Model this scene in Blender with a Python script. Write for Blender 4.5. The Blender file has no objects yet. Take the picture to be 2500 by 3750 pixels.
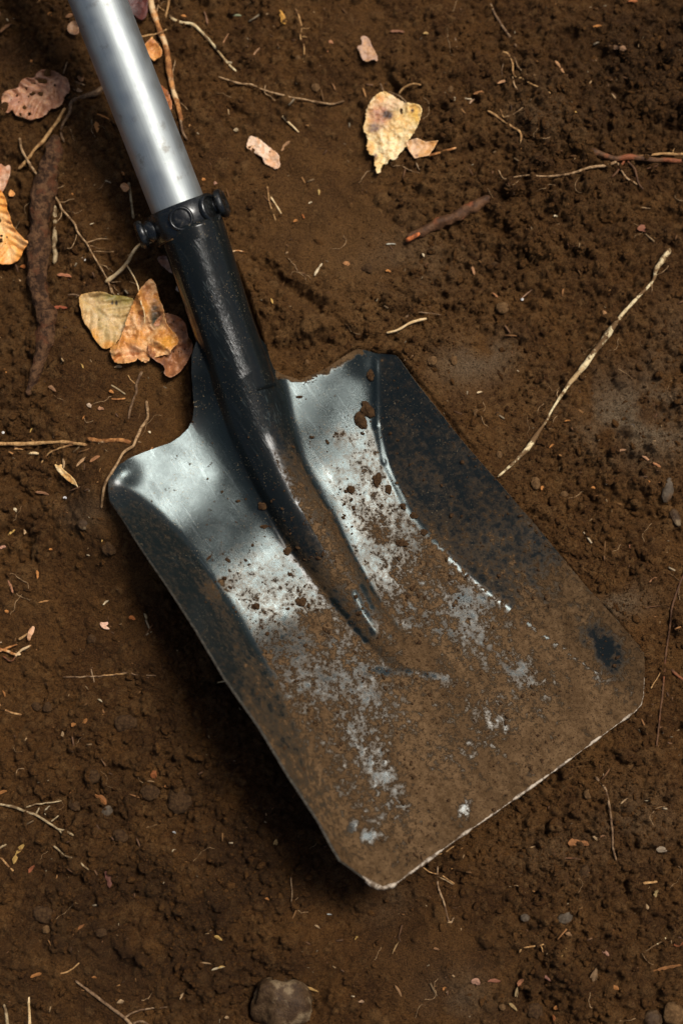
import bpy, math, random
import numpy as np
from mathutils import Vector, Matrix
from mathutils.geometry import delaunay_2d_cdt

random.seed(7)
rng = np.random.default_rng(11)
scene = bpy.context.scene
col = scene.collection

# ------------------------------------------------------------------ camera
TILT = math.radians(8.0)
DIST = 1.25
LENS = 60.0
cam_d = bpy.data.cameras.new("camera")
cam_d.sensor_fit = 'VERTICAL'
cam_d.sensor_height = 36.0
cam_d.sensor_width = 24.0
cam_d.lens = LENS
cam_d.clip_start = 0.05
cam_d.clip_end = 200.0
cam = bpy.data.objects.new("camera", cam_d)
col.objects.link(cam)
cam.location = (0, -DIST * math.sin(TILT), DIST * math.cos(TILT))
cam.rotation_euler = (TILT, 0, 0)
scene.camera = cam
cam_d.dof.use_dof = True
cam_d.dof.focus_distance = 1.228
cam_d.dof.aperture_fstop = 2.8

# ------------------------------------------------------------------ world, sun, exposure
SUN_DIR = Vector((0.42, 0.32, 1.0)).normalized()      # towards the light
world = bpy.data.worlds.new("World")
scene.world = world
world.use_nodes = True
wn = world.node_tree
bg = wn.nodes["Background"]
sky = wn.nodes.new("ShaderNodeTexSky")
sky.sky_type = 'NISHITA'
sky.sun_disc = False
sky.sun_elevation = math.asin(SUN_DIR.z)
sky.sun_rotation = math.atan2(SUN_DIR.x, SUN_DIR.y)
sky.altitude = 0
sky.air_density = 1.0
sky.dust_density = 4.0
sky.ozone_density = 0.4
wn.links.new(sky.outputs[0], bg.inputs[0])
bg.inputs[1].default_value = 0.06

sun_d = bpy.data.lights.new("sun", 'SUN')
sun_d.energy = 3.0
sun_d.angle = math.radians(18)
sun_d.color = (1.0, 0.965, 0.90)
sun = bpy.data.objects.new("sun", sun_d)
col.objects.link(sun)
sun.rotation_euler = SUN_DIR.to_track_quat('Z', 'Y').to_euler()

scene.view_settings.view_transform = 'Standard'
scene.view_settings.look = 'None'
scene.view_settings.exposure = 0.34
scene.view_settings.gamma = 1.0
scene.cycles.max_bounces = 6
scene.cycles.use_denoising = True
scene.cycles.sample_clamp_indirect = 4.0

# ------------------------------------------------------------------ where a point of the ground lies
CT, ST = math.cos(TILT), math.sin(TILT)
KF = 36.0 / LENS / 3750.0
S = KF * DIST                                    # metres per photo pixel near the middle
CX, CY, CZ = cam.location

def W(px, py, z):
    """plan position (photo grid units) at height z -> world x, y, z"""
    px = np.asarray(px, float); py = np.asarray(py, float); z = np.asarray(z, float)
    dx = (px - 1250.0) * KF
    dy = -(py - 1875.0) * KF
    ry = dy * CT + ST
    rz = dy * ST - CT
    k = (z - CZ) / rz
    return dx * k, CY + ry * k, z + 0 * dx

def PX(x, y, z=0.0):
    """world -> plan grid"""
    vx = x; vy = y - CY; vz = z - CZ
    yc = vy * CT + vz * ST
    zc = -vy * ST + vz * CT
    return 1250 + vx / -zc / KF, 1875 - yc / -zc / KF

# ------------------------------------------------------------------ noise in numpy
def vnoise(x, y, seed=0):
    r = np.random.default_rng(seed)
    L = r.random((256, 256))
    xi = np.floor(x).astype(int); yi = np.floor(y).astype(int)
    fx = x - xi; fy = y - yi
    fx = fx * fx * fx * (fx * (fx * 6 - 15) + 10); fy = fy * fy * fy * (fy * (fy * 6 - 15) + 10)
    a = L[yi & 255, xi & 255]; b = L[yi & 255, (xi + 1) & 255]
    c = L[(yi + 1) & 255, xi & 255]; d = L[(yi + 1) & 255, (xi + 1) & 255]
    return (a * (1 - fx) + b * fx) * (1 - fy) + (c * (1 - fx) + d * fx) * fy * 1.0

def fbm(x, y, octaves=4, seed=0, gain=0.5):
    s = 0; a = 1.0; t = 0
    for i in range(octaves):
        s = s + a * vnoise(x * 2 ** i + 13.7 * i, y * 2 ** i + 7.1 * i, seed + i)
        t += a; a *= gain
    return s / t

def sstep(a, b, x):
    t = np.clip((x - a) / (b - a), 0, 1)
    return t * t * (3 - 2 * t)

def softplus(x):
    return np.logaddexp(0, x)

def interp(v, table):
    t = np.array(table, float)
    return np.interp(v, t[:, 0], t[:, 1])

def sinterp(v, table):
    """smooth (monotone-ish) interpolation: average of shifted linear ones"""
    out = 0
    for d in (-60, -40, -20, 0, 20, 40, 60):
        out = out + interp(v + d, table)
    return out / 7

# ------------------------------------------------------------------ mesh helpers
def mesh_obj(name, verts, faces, mat=None, parent=None, smooth=True, attrs=None, cols=None):
    me = bpy.data.meshes.new(name)
    verts = np.asarray(verts, dtype=np.float32)
    if isinstance(faces, np.ndarray):
        nf, k = faces.shape
        me.vertices.add(len(verts)); me.vertices.foreach_set("co", verts.ravel())
        me.loops.add(nf * k); me.loops.foreach_set("vertex_index", faces.astype(np.int32).ravel())
        me.polygons.add(nf)
        me.polygons.foreach_set("loop_start", np.arange(0, nf * k, k, dtype=np.int32))
        me.polygons.foreach_set("loop_total", np.full(nf, k, dtype=np.int32))
        me.update(calc_edges=True)
        me.validate()
    else:
        me.from_pydata([tuple(v) for v in verts], [], [tuple(f) for f in faces])
        me.update()
    if smooth:
        me.polygons.foreach_set("use_smooth", np.ones(len(me.polygons), dtype=bool))
    if attrs:
        for k_, a in attrs.items():
            at = me.attributes.new(k_, 'FLOAT', 'POINT')
            at.data.foreach_set("value", np.asarray(a, dtype=np.float32))
    if cols is not None:
        at = me.attributes.new("tone", 'FLOAT_COLOR', 'POINT')
        c = np.ones((len(verts), 4), dtype=np.float32); c[:, :3] = cols
        at.data.foreach_set("color", c.ravel())
    o = bpy.data.objects.new(name, me)
    col.objects.link(o)
    if mat: me.materials.append(mat)
    if parent: o.parent = parent
    return o

def tag(o, label, cat, group=None, kind=None):
    if label: o["label"] = label
    if cat: o["category"] = cat
    if group: o["group"] = group
    if kind: o["kind"] = kind
    return o

def empty(name, loc):
    o = bpy.data.objects.new(name, None)
    o.empty_display_size = 0.01
    col.objects.link(o); o.location = loc
    return o

# ------------------------------------------------------------------ node helper
class NT:
    def __init__(s, name):
        s.m = bpy.data.materials.new(name); s.m.use_nodes = True
        s.t = s.m.node_tree; s.b = s.t.nodes["Principled BSDF"]
    def n(s, typ, **kw):
        nd = s.t.nodes.new(typ)
        for k, v in kw.items():
            if k in nd.bl_rna.properties: setattr(nd, k, v)
        return nd
    def l(s, a, b): s.t.links.new(a, b)
    def coord(s, kind='Object', scale=None):
        c = s.n("ShaderNodeTexCoord")
        if scale is None: return c.outputs[kind]
        m = s.n("ShaderNodeMapping"); m.inputs['Scale'].default_value = scale
        s.l(c.outputs[kind], m.inputs['Vector']); return m.outputs[0]
    def noise(s, scale, detail=4, rough=0.6, vec=None, dist=0.0):
        nd = s.n("ShaderNodeTexNoise")
        nd.inputs['Scale'].default_value = scale; nd.inputs['Detail'].default_value = detail
        nd.inputs['Roughness'].default_value = rough; nd.inputs['Distortion'].default_value = dist
        s.l(vec if vec is not None else s.coord(), nd.inputs['Vector'])
        return nd.outputs[0]
    def voro(s, scale, vec=None, out='Distance'):
        nd = s.n("ShaderNodeTexVoronoi"); nd.inputs['Scale'].default_value = scale
        s.l(vec if vec is not None else s.coord(), nd.inputs['Vector'])
        return nd.outputs[out]
    def attr(s, name, out='Fac'):
        nd = s.n("ShaderNodeAttribute"); nd.attribute_name = name; return nd.outputs[out]
    def _in(s, sock, v):
        if hasattr(v, 'is_output') or isinstance(v, bpy.types.NodeSocket): s.l(v, sock)
        else: sock.default_value = v
    def math(s, op, a, b=0.0, c=None, clamp=False):
        nd = s.n("ShaderNodeMath"); nd.operation = op; nd.use_clamp = clamp
        s._in(nd.inputs[0], a); s._in(nd.inputs[1], b)
        if c is not None: s._in(nd.inputs[2], c)
        return nd.outputs[0]
    def ramp(s, f, lo, hi, a=0.0, b=1.0):
        nd = s.n("ShaderNodeMapRange"); nd.interpolation_type = 'SMOOTHSTEP'
        s._in(nd.inputs['Value'], f)
        nd.inputs['From Min'].default_value = lo; nd.inputs['From Max'].default_value = hi
        nd.inputs['To Min'].default_value = a; nd.inputs['To Max'].default_value = b
        return nd.outputs[0]
    def mix(s, f, a, b, blend='MIX'):
        nd = s.n("ShaderNodeMix"); nd.data_type = 'RGBA'; nd.blend_type = blend
        s._in(nd.inputs[0], f)
        for sock, v in ((nd.inputs[6], a), (nd.inputs[7], b)):
            if isinstance(v, bpy.types.NodeSocket): s.l(v, sock)
            else: sock.default_value = (v[0], v[1], v[2], 1)
        return nd.outputs[2]
    def bump(s, h, dist, strength=1.0, normal=None):
        nd = s.n("ShaderNodeBump"); nd.inputs['Distance'].default_value = dist
        nd.inputs['Strength'].default_value = strength
        s._in(nd.inputs['Height'], h)
        if normal is not None: s.l(normal, nd.inputs['Normal'])
        return nd.outputs[0]
    def set(s, **kw):
        for k, v in kw.items():
            sock = s.b.inputs[k.replace('_', ' ')]
            if isinstance(v, bpy.types.NodeSocket): s.l(v, sock)
            elif isinstance(v, tuple) and len(v) == 3: sock.default_value = (*v, 1)
            else: sock.default_value = v
        return s.m

# ------------------------------------------------------------------ materials
def mat_soil():
    t = NT("soil")
    wet_vignette = t.attr("wet_vignette"); dry = t.attr("dry"); tint = t.attr("tint")
    n1 = t.noise(35, 6, 0.65); n2 = t.noise(420, 5, 0.7); n3 = t.noise(2600, 3, 0.7)
    c = t.mix(t.ramp(n1, 0.35, 0.65), (0.060, 0.0232, 0.0052), (0.122, 0.0520, 0.0128))
    c = t.mix(t.ramp(n2, 0.45, 0.75, 0.0, 0.7), c, (0.165, 0.075, 0.021))
    c = t.mix(t.ramp(n2, 0.25, 0.45, 0.75, 0.0), c, (0.020, 0.010, 0.005))
    c = t.mix(tint, c, (0.205, 0.105, 0.036))
    c = t.mix(dry, c, t.mix(t.ramp(n2, 0.3, 0.7), (0.125, 0.080, 0.042), (0.215, 0.150, 0.088)))
    c = t.mix(wet_vignette, c, (0.016, 0.0072, 0.0028))  # moist tone, also carries the painted corner vignette
    spk = t.math('MULTIPLY', t.ramp(t.noise(1500, 2, 0.5), 0.70, 0.76), 0.55)
    c = t.mix(spk, c, (0.42, 0.27, 0.13))
    n4 = t.noise(1050, 3, 0.65)
    c = t.mix(t.ramp(n4, 0.33, 0.52, 0.75, 0.0), c, (0.011, 0.0055, 0.0025))
    c = t.mix(t.ramp(n4, 0.56, 0.70, 0.0, 0.45), c, (0.165, 0.090, 0.036))
    h = t.math('ADD', t.math('MULTIPLY', n3, 0.35), t.math('ADD', n2, t.math('MULTIPLY', n4, 0.9)))
    return t.set(Base_Color=c, Roughness=t.ramp(n2, 0.3, 0.7, 0.95, 0.62), Normal=t.bump(h, 0.0028, 1.0),
                 **{"Specular_IOR_Level": 0.12})

def mat_blade():
    t = NT("mud_smeared_black_steel")
    D = t.attr("mud"); wear = t.attr("wear"); scratch = t.attr("scratch")
    vec = t.coord('Object')
    rot = t.n("ShaderNodeMapping"); rot.inputs['Rotation'].default_value = (0, 0, math.radians(-34.4))
    t.l(vec, rot.inputs['Vector'])
    st = t.n("ShaderNodeMapping"); st.inputs['Scale'].default_value = (1.0, 0.32, 1.0)
    t.l(rot.outputs[0], st.inputs['Vector'])
    smear = st.outputs[0]
    n_big = t.noise(70, 7, 0.70, smear, 0.2)
    n_med = t.noise(230, 6, 0.68, vec, 0.3)
    n_fin = t.noise(900, 4, 0.6, vec)
    n_mix = t.math('ADD', t.math('MULTIPLY', n_big, 0.30), t.math('ADD', t.math('MULTIPLY', n_med, 0.5), t.math('MULTIPLY', n_fin, 0.2)))
    nn = t.math('ADD', t.math('MULTIPLY', t.math('SUBTRACT', n_mix, 0.5), 4.2), 0.5)
    s = t.math('SUBTRACT', t.math('ADD', nn, D), 1.0)
    mask = t.math('MULTIPLY', t.ramp(s, 0.10, 0.38), t.ramp(n_fin, 0.25, 0.40, 0.55, 1.0))
    film = t.math('MULTIPLY', t.ramp(s, -0.42, 0.26), t.math('MULTIPLY', t.math('MINIMUM', t.math('MULTIPLY', D, 1.3), 1.0), t.ramp(n_fin, 0.3, 0.7, 0.95, 0.60)))
    st2 = t.n('ShaderNodeMapping'); st2.inputs['Scale'].default_value = (1.0, 0.05, 1.0); t.l(rot.outputs[0], st2.inputs['Vector'])
    sc0 = t.noise(420, 4, 0.7, st2.outputs[0], 0.3)
    # paint and worn steel
    base = t.mix(wear, (0.0050, 0.0066, 0.0068), (0.0135, 0.0200, 0.0200))
    gr = t.noise(3200, 2, 0.5, vec)
    base = t.mix(t.math('MULTIPLY', t.ramp(sc0, 0.55, 0.70), t.math('MULTIPLY', wear, 0.5)), base, (0.060, 0.074, 0.074))
    base = t.mix(t.ramp(gr, 0.45, 0.75, 0.0, 0.55), base, t.mix(wear, (0.010, 0.013, 0.013), (0.042, 0.056, 0.057)))
    base = t.mix(t.math('MULTIPLY', t.ramp(sc0, 0.56, 0.66), t.math('MULTIPLY', scratch, 0.42)), base, (0.045, 0.056, 0.054))
    dust = t.math('MULTIPLY', t.math('MULTIPLY', t.ramp(t.noise(700, 4, 0.7, vec), 0.60, 0.70), 0.8), t.ramp(t.noise(45, 4, 0.6, vec), 0.42, 0.60))
    base2 = t.mix(dust, base, (0.23, 0.17, 0.095))
    mudc = t.mix(t.ramp(n_med, 0.3, 0.7), (0.066, 0.037, 0.0165), (0.135, 0.080, 0.039))
    mudc = t.mix(t.ramp(n_fin, 0.32, 0.50, 0.8, 0.0), mudc, (0.028, 0.015, 0.007))
    mudc = t.mix(t.ramp(t.noise(34, 5, 0.65, smear, 0.4), 0.40, 0.62, 0.55, 0.0), mudc, (0.040, 0.0215, 0.0095))
    c = t.mix(film, base2, (0.092, 0.058, 0.029))
    c = t.mix(mask, c, mudc)
    m_all = t.math('MAXIMUM', mask, t.math('MAXIMUM', t.math('MULTIPLY', film, 0.80), dust))
    metal = t.math('MULTIPLY', t.math('MULTIPLY', wear, 0.6), t.math('SUBTRACT', 1.0, m_all))
    sc = sc0
    rough = t.mix(m_all, t.mix(wear, (0.16,) * 3, t.mix(t.ramp(t.noise(38, 5, 0.7, vec), 0.35, 0.65), (0.165,) * 3, (0.28,) * 3)), (0.9,) * 3)
    hp = t.math('ADD', t.math('MULTIPLY', gr, t.math('ADD', 0.015, t.math('MULTIPLY', wear, 0.10))), t.math('MULTIPLY', sc, t.math('MULTIPLY', scratch, 0.75)))
    h = t.math('ADD', t.math('MULTIPLY', mask, t.math('ADD', 0.7, t.math('MULTIPLY', n_fin, 1.3))), t.math('MULTIPLY', hp, t.math('SUBTRACT', 1.0, mask)))
    return t.set(Base_Color=c, Metallic=metal, Roughness=rough, Normal=t.bump(h, 0.00045, 1.0),
                 **{"Specular_IOR_Level": t.math('MULTIPLY', t.math('SUBTRACT', 1.05, m_all), t.math('ADD', 0.19, t.math('MULTIPLY', wear, 0.23)))})

def mat_rim():
    t = NT("worn_steel_edge")
    n = t.noise(500, 4, 0.7)
    c = t.mix(t.ramp(n, 0.35, 0.65), (0.035, 0.028, 0.019), (0.12, 0.10, 0.07))
    return t.set(Base_Color=c, Metallic=0.2, Roughness=0.6)

def mat_lip():
    t = NT("scraped_bare_lip")
    n = t.noise(230, 5, 0.7)
    c = t.mix(t.ramp(n, 0.42, 0.56), (0.09, 0.055, 0.028), (0.42, 0.34, 0.25))
    return t.set(Base_Color=c, Metallic=0.1, Roughness=0.6, Normal=t.bump(n, 0.0006))

def mat_alu():
    t = NT("brushed_aluminium")
    v = t.n("ShaderNodeMapping"); v.inputs['Scale'].default_value = (1, 1, 0.012)
    t.l(t.coord(), v.inputs['Vector'])
    n = t.noise(900, 3, 0.6, v.outputs[0]); g = t.noise(60, 5, 0.6)
    c = t.mix(n, (0.29, 0.315, 0.312), (0.43, 0.455, 0.445))
    c = t.mix(t.ramp(t.noise(55, 6, 0.7), 0.56, 0.72, 0.0, 0.6), c, (0.15, 0.12, 0.085))
    c = t.mix(t.ramp(t.noise(700, 3, 0.6), 0.68, 0.74, 0.0, 0.6), c, (0.10, 0.07, 0.04))
    return t.set(Base_Color=c, Metallic=0.9, Roughness=t.ramp(g, 0.3, 0.7, 0.46, 0.60), Normal=t.bump(n, 0.0001, 0.35))

def mat_plastic():
    t = NT("black_glossy_plastic")
    n = t.noise(260, 4, 0.6)
    c = t.mix(t.ramp(n, 0.64, 0.72, 0, 0.6), (0.004, 0.0045, 0.0045), (0.12, 0.09, 0.05))
    return t.set(Base_Color=c, Roughness=t.ramp(n, 0.45, 0.72, 0.26, 0.75), **{"Specular_IOR_Level": 0.5})

def mat_leaf(name, rough=0.55, trans=0.12):
    t = NT(name)
    a = t.attr("tone", 'Color')
    n = t.noise(900, 4, 0.65); n2 = t.noise(180, 5, 0.6)
    c = t.mix(t.ramp(n, 0.3, 0.7, 0.0, 0.35), a, (0.05, 0.025, 0.01), 'MULTIPLY')
    c = t.mix(t.ramp(n2, 0.4, 0.7, 0.0, 0.22), c, (0.85, 0.70, 0.5), 'SOFT_LIGHT')
    h = t.math('ADD', t.math('MULTIPLY', n, 0.35), n2)
    return t.set(Base_Color=c, Roughness=rough, Normal=t.bump(h, 0.0006, 0.8), Subsurface_Weight=trans,
                 Subsurface_Radius=Vector((0.004, 0.002, 0.001)), Subsurface_Scale=0.3)

def mat_wood(name, c0, c1, c2=None, sc=260, lo=0.4, hi=0.6, rough=0.7, stretch=1.0, bumpd=0.0008):
    t = NT(name)
    n = t.noise(sc, 5, 0.68, None, 0.3); n2 = t.noise(sc * 5, 3, 0.6)
    c = t.mix(t.ramp(n, lo, hi), c0, c1)
    if c2: c = t.mix(t.ramp(t.noise(sc * 0.45, 4, 0.6), 0.52, 0.64), c, c2)
    c = t.mix(t.ramp(n2, 0.30, 0.5, 0.45, 0.0), c, (c0[0] * .3, c0[1] * .3, c0[2] * .3))
    return t.set(Base_Color=c, Roughness=rough, Normal=t.bump(t.math('ADD', n, t.math('MULTIPLY', n2, 0.4)), bumpd, 0.9), **{"Specular_IOR_Level": 0.16})

def mat_tone(name, rough=0.75):
    t = NT(name)
    a = t.attr("tone", 'Color'); n = t.noise(1400, 3, 0.6)
    c = t.mix(t.ramp(n, 0.25, 0.6, 0.55, 0.0), a, (0.08, 0.04, 0.018))
    return t.set(Base_Color=c, Roughness=rough, Normal=t.bump(n, 0.0006, 0.8), **{"Specular_IOR_Level": 0.2})

M = dict(
    soil=mat_soil(), blade=mat_blade(), rim=mat_rim(), lip=mat_lip(), alu=mat_alu(), plastic=mat_plastic(),
    leaf=mat_leaf("dead_leaf"), tone=mat_tone("torn_wood_fibre"),
    pale=mat_wood("peeled_pale_root", (0.13, 0.070, 0.028), (0.66, 0.52, 0.29), (0.40, 0.26, 0.12), 75, 0.46, 0.54),
    rootlet=mat_wood("tan_root_skin", (0.22, 0.125, 0.055), (0.42, 0.26, 0.13), (0.13, 0.07, 0.03), 320),
    ochre=mat_wood("ochre_root_skin", (0.30, 0.155, 0.055), (0.52, 0.30, 0.12), (0.20, 0.095, 0.035), 320),
    brown=mat_wood("brown_twig_bark", (0.085, 0.045, 0.022), (0.19, 0.11, 0.055), (0.30, 0.19, 0.10), 320),
    orange=mat_wood("orange_bark_strip", (0.20, 0.075, 0.022), (0.50, 0.22, 0.07), (0.62, 0.42, 0.22), 160),
    darkroot=mat_wood("damp_red_brown_bark", (0.032, 0.014, 0.006), (0.125, 0.060, 0.026), (0.100, 0.036, 0.014), 200, 0.4, 0.6, 0.6, bumpd=0.003),
    redroot=mat_wood("red_brown_root_bark", (0.060, 0.027, 0.012), (0.120, 0.055, 0.024), (0.21, 0.065, 0.025), 110, 0.4, 0.6, 0.6, bumpd=0.0016),
    torn=mat_wood("torn_orange_wood", (0.20, 0.06, 0.02), (0.62, 0.17, 0.05), None, 200),
    straw=mat_wood("dry_straw", (0.50, 0.32, 0.14), (0.72, 0.52, 0.28), None, 260),
    stick=mat_wood("dry_tan_stick", (0.25, 0.17, 0.085), (0.42, 0.31, 0.17), (0.14, 0.085, 0.04), 260),
    stone=mat_wood("muddy_stone", (0.034, 0.017, 0.007), (0.080, 0.045, 0.020), (0.17, 0.115, 0.062), 130, 0.35, 0.65, 0.6, bumpd=0.0015),
    greystone=mat_wood("grey_stone", (0.052, 0.036, 0.022), (0.115, 0.084, 0.055), (0.08, 0.045, 0.022), 120, 0.35, 0.65, 0.7),
    soilcrumb=mat_wood("loose_soil_crumb", (0.045, 0.023, 0.0095), (0.085, 0.046, 0.020), (0.11, 0.066, 0.032), 60, 0.35, 0.65, 0.9, bumpd=0.001),
    clod=mat_wood("soil_clod", (0.040, 0.019, 0.0075), (0.092, 0.047, 0.018), None, 420, 0.35, 0.65, 0.95, bumpd=0.003),
    sandclod=mat_wood("ochre_stone", (0.085, 0.042, 0.015), (0.165, 0.088, 0.034), None, 300, 0.35, 0.65, 0.8, bumpd=0.002),
    white=mat_wood("white_pebble", (0.55, 0.52, 0.47), (0.8, 0.77, 0.72), None, 300),
)

# ------------------------------------------------------------------ shape of the shovel, as heights over the plan
AX = (0.565, 0.825)
def UV(px, py):
    dx = px - 1000.0; dy = py - 1600.0
    return dx * AX[1] - dy * AX[0], dx * AX[0] + dy * AX[1]

def plate_z(u, v):
    # slope along the length (metres per plan unit), integrated
    sv = np.arange(-900, 1800, 10.0)
    slope = sinterp(sv, [(-900, 0.0), (-300, -0.11), (-120, -0.11), (-70, -0.08), (30, 0.07), (80, 0.095), (200, 0.095), (310, -0.05), (350, -0.07), (520, -0.07), (600, -0.02),
                        (680, 0.07), (1100, 0.04), (1500, 0.03), (1620, 0.10)]) * S
    zc = np.cumsum(slope) * 10.0
    zc = zc - np.interp(0, sv, zc) + 0.021 + 0.002
    z = np.interp(v + 0.22 * (u + 60) * sstep(1100, 700, v), sv, zc)
    tilt = sinterp(v, [(-300, 0.17), (0, 0.19), (300, 0.215), (560, 0.225), (700, 0.34), (1000, 0.36), (1250, 0.30), (1600, 0.22)])
    und = (fbm(u / 130 + 40, v / 170 + 40, 2, 401) - 0.5) * 0.0013 * sstep(-320, -120, v)
    return z - tilt * (u + 60) * S + und

def rib_params(v):
    uc = sinterp(v, [(-900, 212), (-764, 176), (-462, 86), (-240, 27), (0, -42), (165, -76), (375, -90), (494, -92), (680, -100), (942, -82), (1100, -70)])
    hw = sinterp(v, [(-900, 120), (-764, 119), (-462, 112), (-240, 112), (0, 110), (165, 102), (375, 103), (494, 88), (686, 76), (860, 66), (942, 50), (1100, 40)])
    top = sinterp(v, [(-900, 0.0605), (-764, 0.0535), (-462, 0.038), (-240, 0.029), (0, 0.0215), (165, 0.018), (375, 0.014), (494, 0.0118), (686, 0.0098), (860, 0.0074), (930, 0.0052), (1000, 0.0000), (1100, -0.004)])
    zt = plate_z(uc, np.maximum(v, -240)) + top
    H = np.where(v < -200, hw * S, np.minimum(hw * S, top + 0.004 + sstep(200, -200, v) * 0.01))
    return uc, hw, zt, H

RIDGES = [(1377, 1320, 1379, 1560, 11, 0.0007), (1379, 1560, 1405, 1690, 11, 0.0006), (1405, 1690, 1478, 1840, 10, 0.0004), (1298, 2175, 1368, 2312, 15, 0.0006), (1325, 2150, 1362, 2225, 10, 0.0003), (1222, 2202, 1270, 2258, 12, 0.0003), (1282, 2280, 1338, 2345, 12, 0.0003)]
def blade_z(px, py):
    u, v = UV(px, py)
    zp = plate_z(u, v)
    ucl = sinterp(v, [(-300, -590), (-190, -560), (-60, -515), (160, -473), (457, -483), (742, -508), (1250, -575), (1600, -650)])
    ul = sinterp(v, [(-240, -610), (-185, -606), (137, -582), (600, -593), (1373, -650), (1600, -675)])
    ucr = sinterp(v, [(-100, 560), (-36, 490), (60, 400), (180, 334), (389, 270), (513, 258), (808, 297), (1120, 396), (1418, 505), (1600, 600)])
    ur = sinterp(v, [(-50, 545), (11, 545), (601, 600), (1367, 655), (1557, 670)])
    hl = sinterp(v, [(-300, 0.0), (-190, 0.002), (0, 0.015), (160, 0.022), (457, 0.026), (742, 0.025), (1250, 0.018), (1600, 0.012)])
    hr = sinterp(v, [(-100, 0.004), (60, 0.016), (200, 0.025), (500, 0.031), (808, 0.031), (1120, 0.024), (1418, 0.014), (1600, 0.008)])
    wl = np.maximum(ucl - ul, 25); wr = np.maximum(ur - ucr, 25)
    kl = 9.0; kr = 6.0 + 14 * sstep(300, -50, v)
    rl = softplus(np.clip((ucl - u) / kl, -40, 60)) * kl / wl
    rr = softplus(np.clip((u - ucr) / kr, -40, 90)) * kr / wr
    z = zp + hl * np.minimum(rl, 1.7) + hr * np.minimum(rr, 1.4)
    # raised pull towards the top shoulders
    uc, hw, zt, H = rib_params(v)
    t = (u - uc) / hw
    at = np.abs(t)
    lim = 0.985 + 0.0149 * sstep(-380, -220, v)
    core = zt - H + H * np.sqrt(1 - np.minimum(at, lim) ** 2)
    drop = np.maximum(at - 1, 0) * hw * S * 2.5 * sstep(-360, -240, v)
    zr = core - drop
    k = 0.0012 + 0.0035 * sstep(200, -150, v)
    plate_eff = z - 0.2 * np.maximum(-330 - v, 0) * S * 4
    gap = np.maximum(at - 1, 0) * hw
    fl = sinterp(v, [(-520, 0.0), (-430, 0.012), (-150, 0.010), (0, 0.0055), (150, 0.0030), (420, 0.0)]); fr_ = sinterp(v, [(-300, 0.0), (-230, 0.0), (-20, 0.004), (100, 0.003), (400, 0.001), (600, 0.0)])
    plate_eff = plate_eff + np.where(t < 0, fl * np.exp(-gap / sinterp(v, [(-300, 60), (0, 38), (300, 22)])), fr_ * np.exp(-gap / 20.0))
    hi = np.maximum(plate_eff, zr)
    out = hi + k * np.log1p(np.exp(-np.abs(plate_eff - zr) / k))
    # dents where the rib was pressed
    for (dx, dy, sx, sy, a) in [(1250, 2150, 40, 30, -0.0014), (1330, 2260, 18, 55, 0.0010), (1390, 2370, 24, 40, 0.0010), (1470, 2460, 45, 35, -0.0022),
                                (1560, 2480, 60, 22, 0.0009), (1380, 2470, 50, 20, 0.0009)]:
        du, dv = UV(dx, dy); out = out + a * np.exp(-((u - du) / sx) ** 2 - ((v - dv) / sy) ** 2)
    for (xa, ya, xb, yb, w, a) in RIDGES:
        ex, ey = xb - xa, yb - ya; L2 = ex * ex + ey * ey
        tt = np.clip(((px - xa) * ex + (py - ya) * ey) / L2, 0, 1)
        d2 = (px - xa - tt * ex) ** 2 + (py - ya - tt * ey) ** 2
        out = out + a * np.exp(-d2 / (w * w))
    # dents rising from both shoulder corners
    for (dx, dy, sx, sy, a) in [(1350, 1330, 60, 70, 0.0035), (450, 1740, 60, 50, 0.0030)]:
        du, dv = UV(dx, dy); out = out + a * np.exp(-((u - du) / sx) ** 2 - ((v - dv) / sy) ** 2)
    return out

OUT = [(603, 900), (640, 1010), (672, 1110), (692, 1180), (703, 1250), (703, 1300), (701, 1360), (706, 1430), (711, 1490), (706, 1535), (690, 1568),
       (660, 1598), (628, 1620), (530, 1655), (470, 1680), (435, 1703), (412, 1730), (398, 1762), (397, 1795), (403, 1830), (448, 1893), (517, 2002),
       (620, 2151), (717, 2300), (826, 2484), (955, 2666), (1058, 2839), (1167, 3005), (1219, 3102), (1248, 3150), (1317, 3200), (1360, 3238),
       (1397, 3253), (1437, 3243), (1546, 3164), (1695, 3055), (1812, 2975), (2036, 2816), (2231, 2672), (2322, 2606), (2345, 2580), (2354, 2550),
       (2359, 2423), (2354, 2392), (2335, 2362), (2260, 2274), (2140, 2142), (1956, 1918), (1812, 1752), (1761, 1695), (1684, 1606), (1604, 1503), (1517, 1394), (1460, 1313),
       (1446, 1300), (1380, 1294), (1326, 1280), (1308, 1277), (1271, 1296), (1190, 1351), (1121, 1380), (1098, 1392), (1068, 1381), (1030, 1369), (1004, 1352),
       (991, 1320), (975, 1265), (958, 1205), (930, 1125), (893, 1025), (862, 935), (833, 850)]

def inside(px, py, poly):
    px = np.asarray(px); py = np.asarray(py)
    r = np.zeros(px.shape, bool); n = len(poly)
    for i in range(n):
        x0, y0 = poly[i]; x1, y1 = poly[(i + 1) % n]
        if y0 == y1: continue
        c = ((y0 > py) != (y1 > py)) & (px < (x1 - x0) * (py - y0) / (y1 - y0) + x0)
        r ^= c
    return r

def dist_poly(px, py, poly):
    d = np.full(np.shape(px), 1e9); n = len(poly)
    for i in range(n):
        x0, y0 = poly[i]; x1, y1 = poly[(i + 1) % n]
        ex, ey = x1 - x0, y1 - y0; L = ex * ex + ey * ey + 1e-9
        t = np.clip(((px - x0) * ex + (py - y0) * ey) / L, 0, 1)
        d = np.minimum(d, np.hypot(px - x0 - t * ex, py - y0 - t * ey))
    return d

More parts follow.
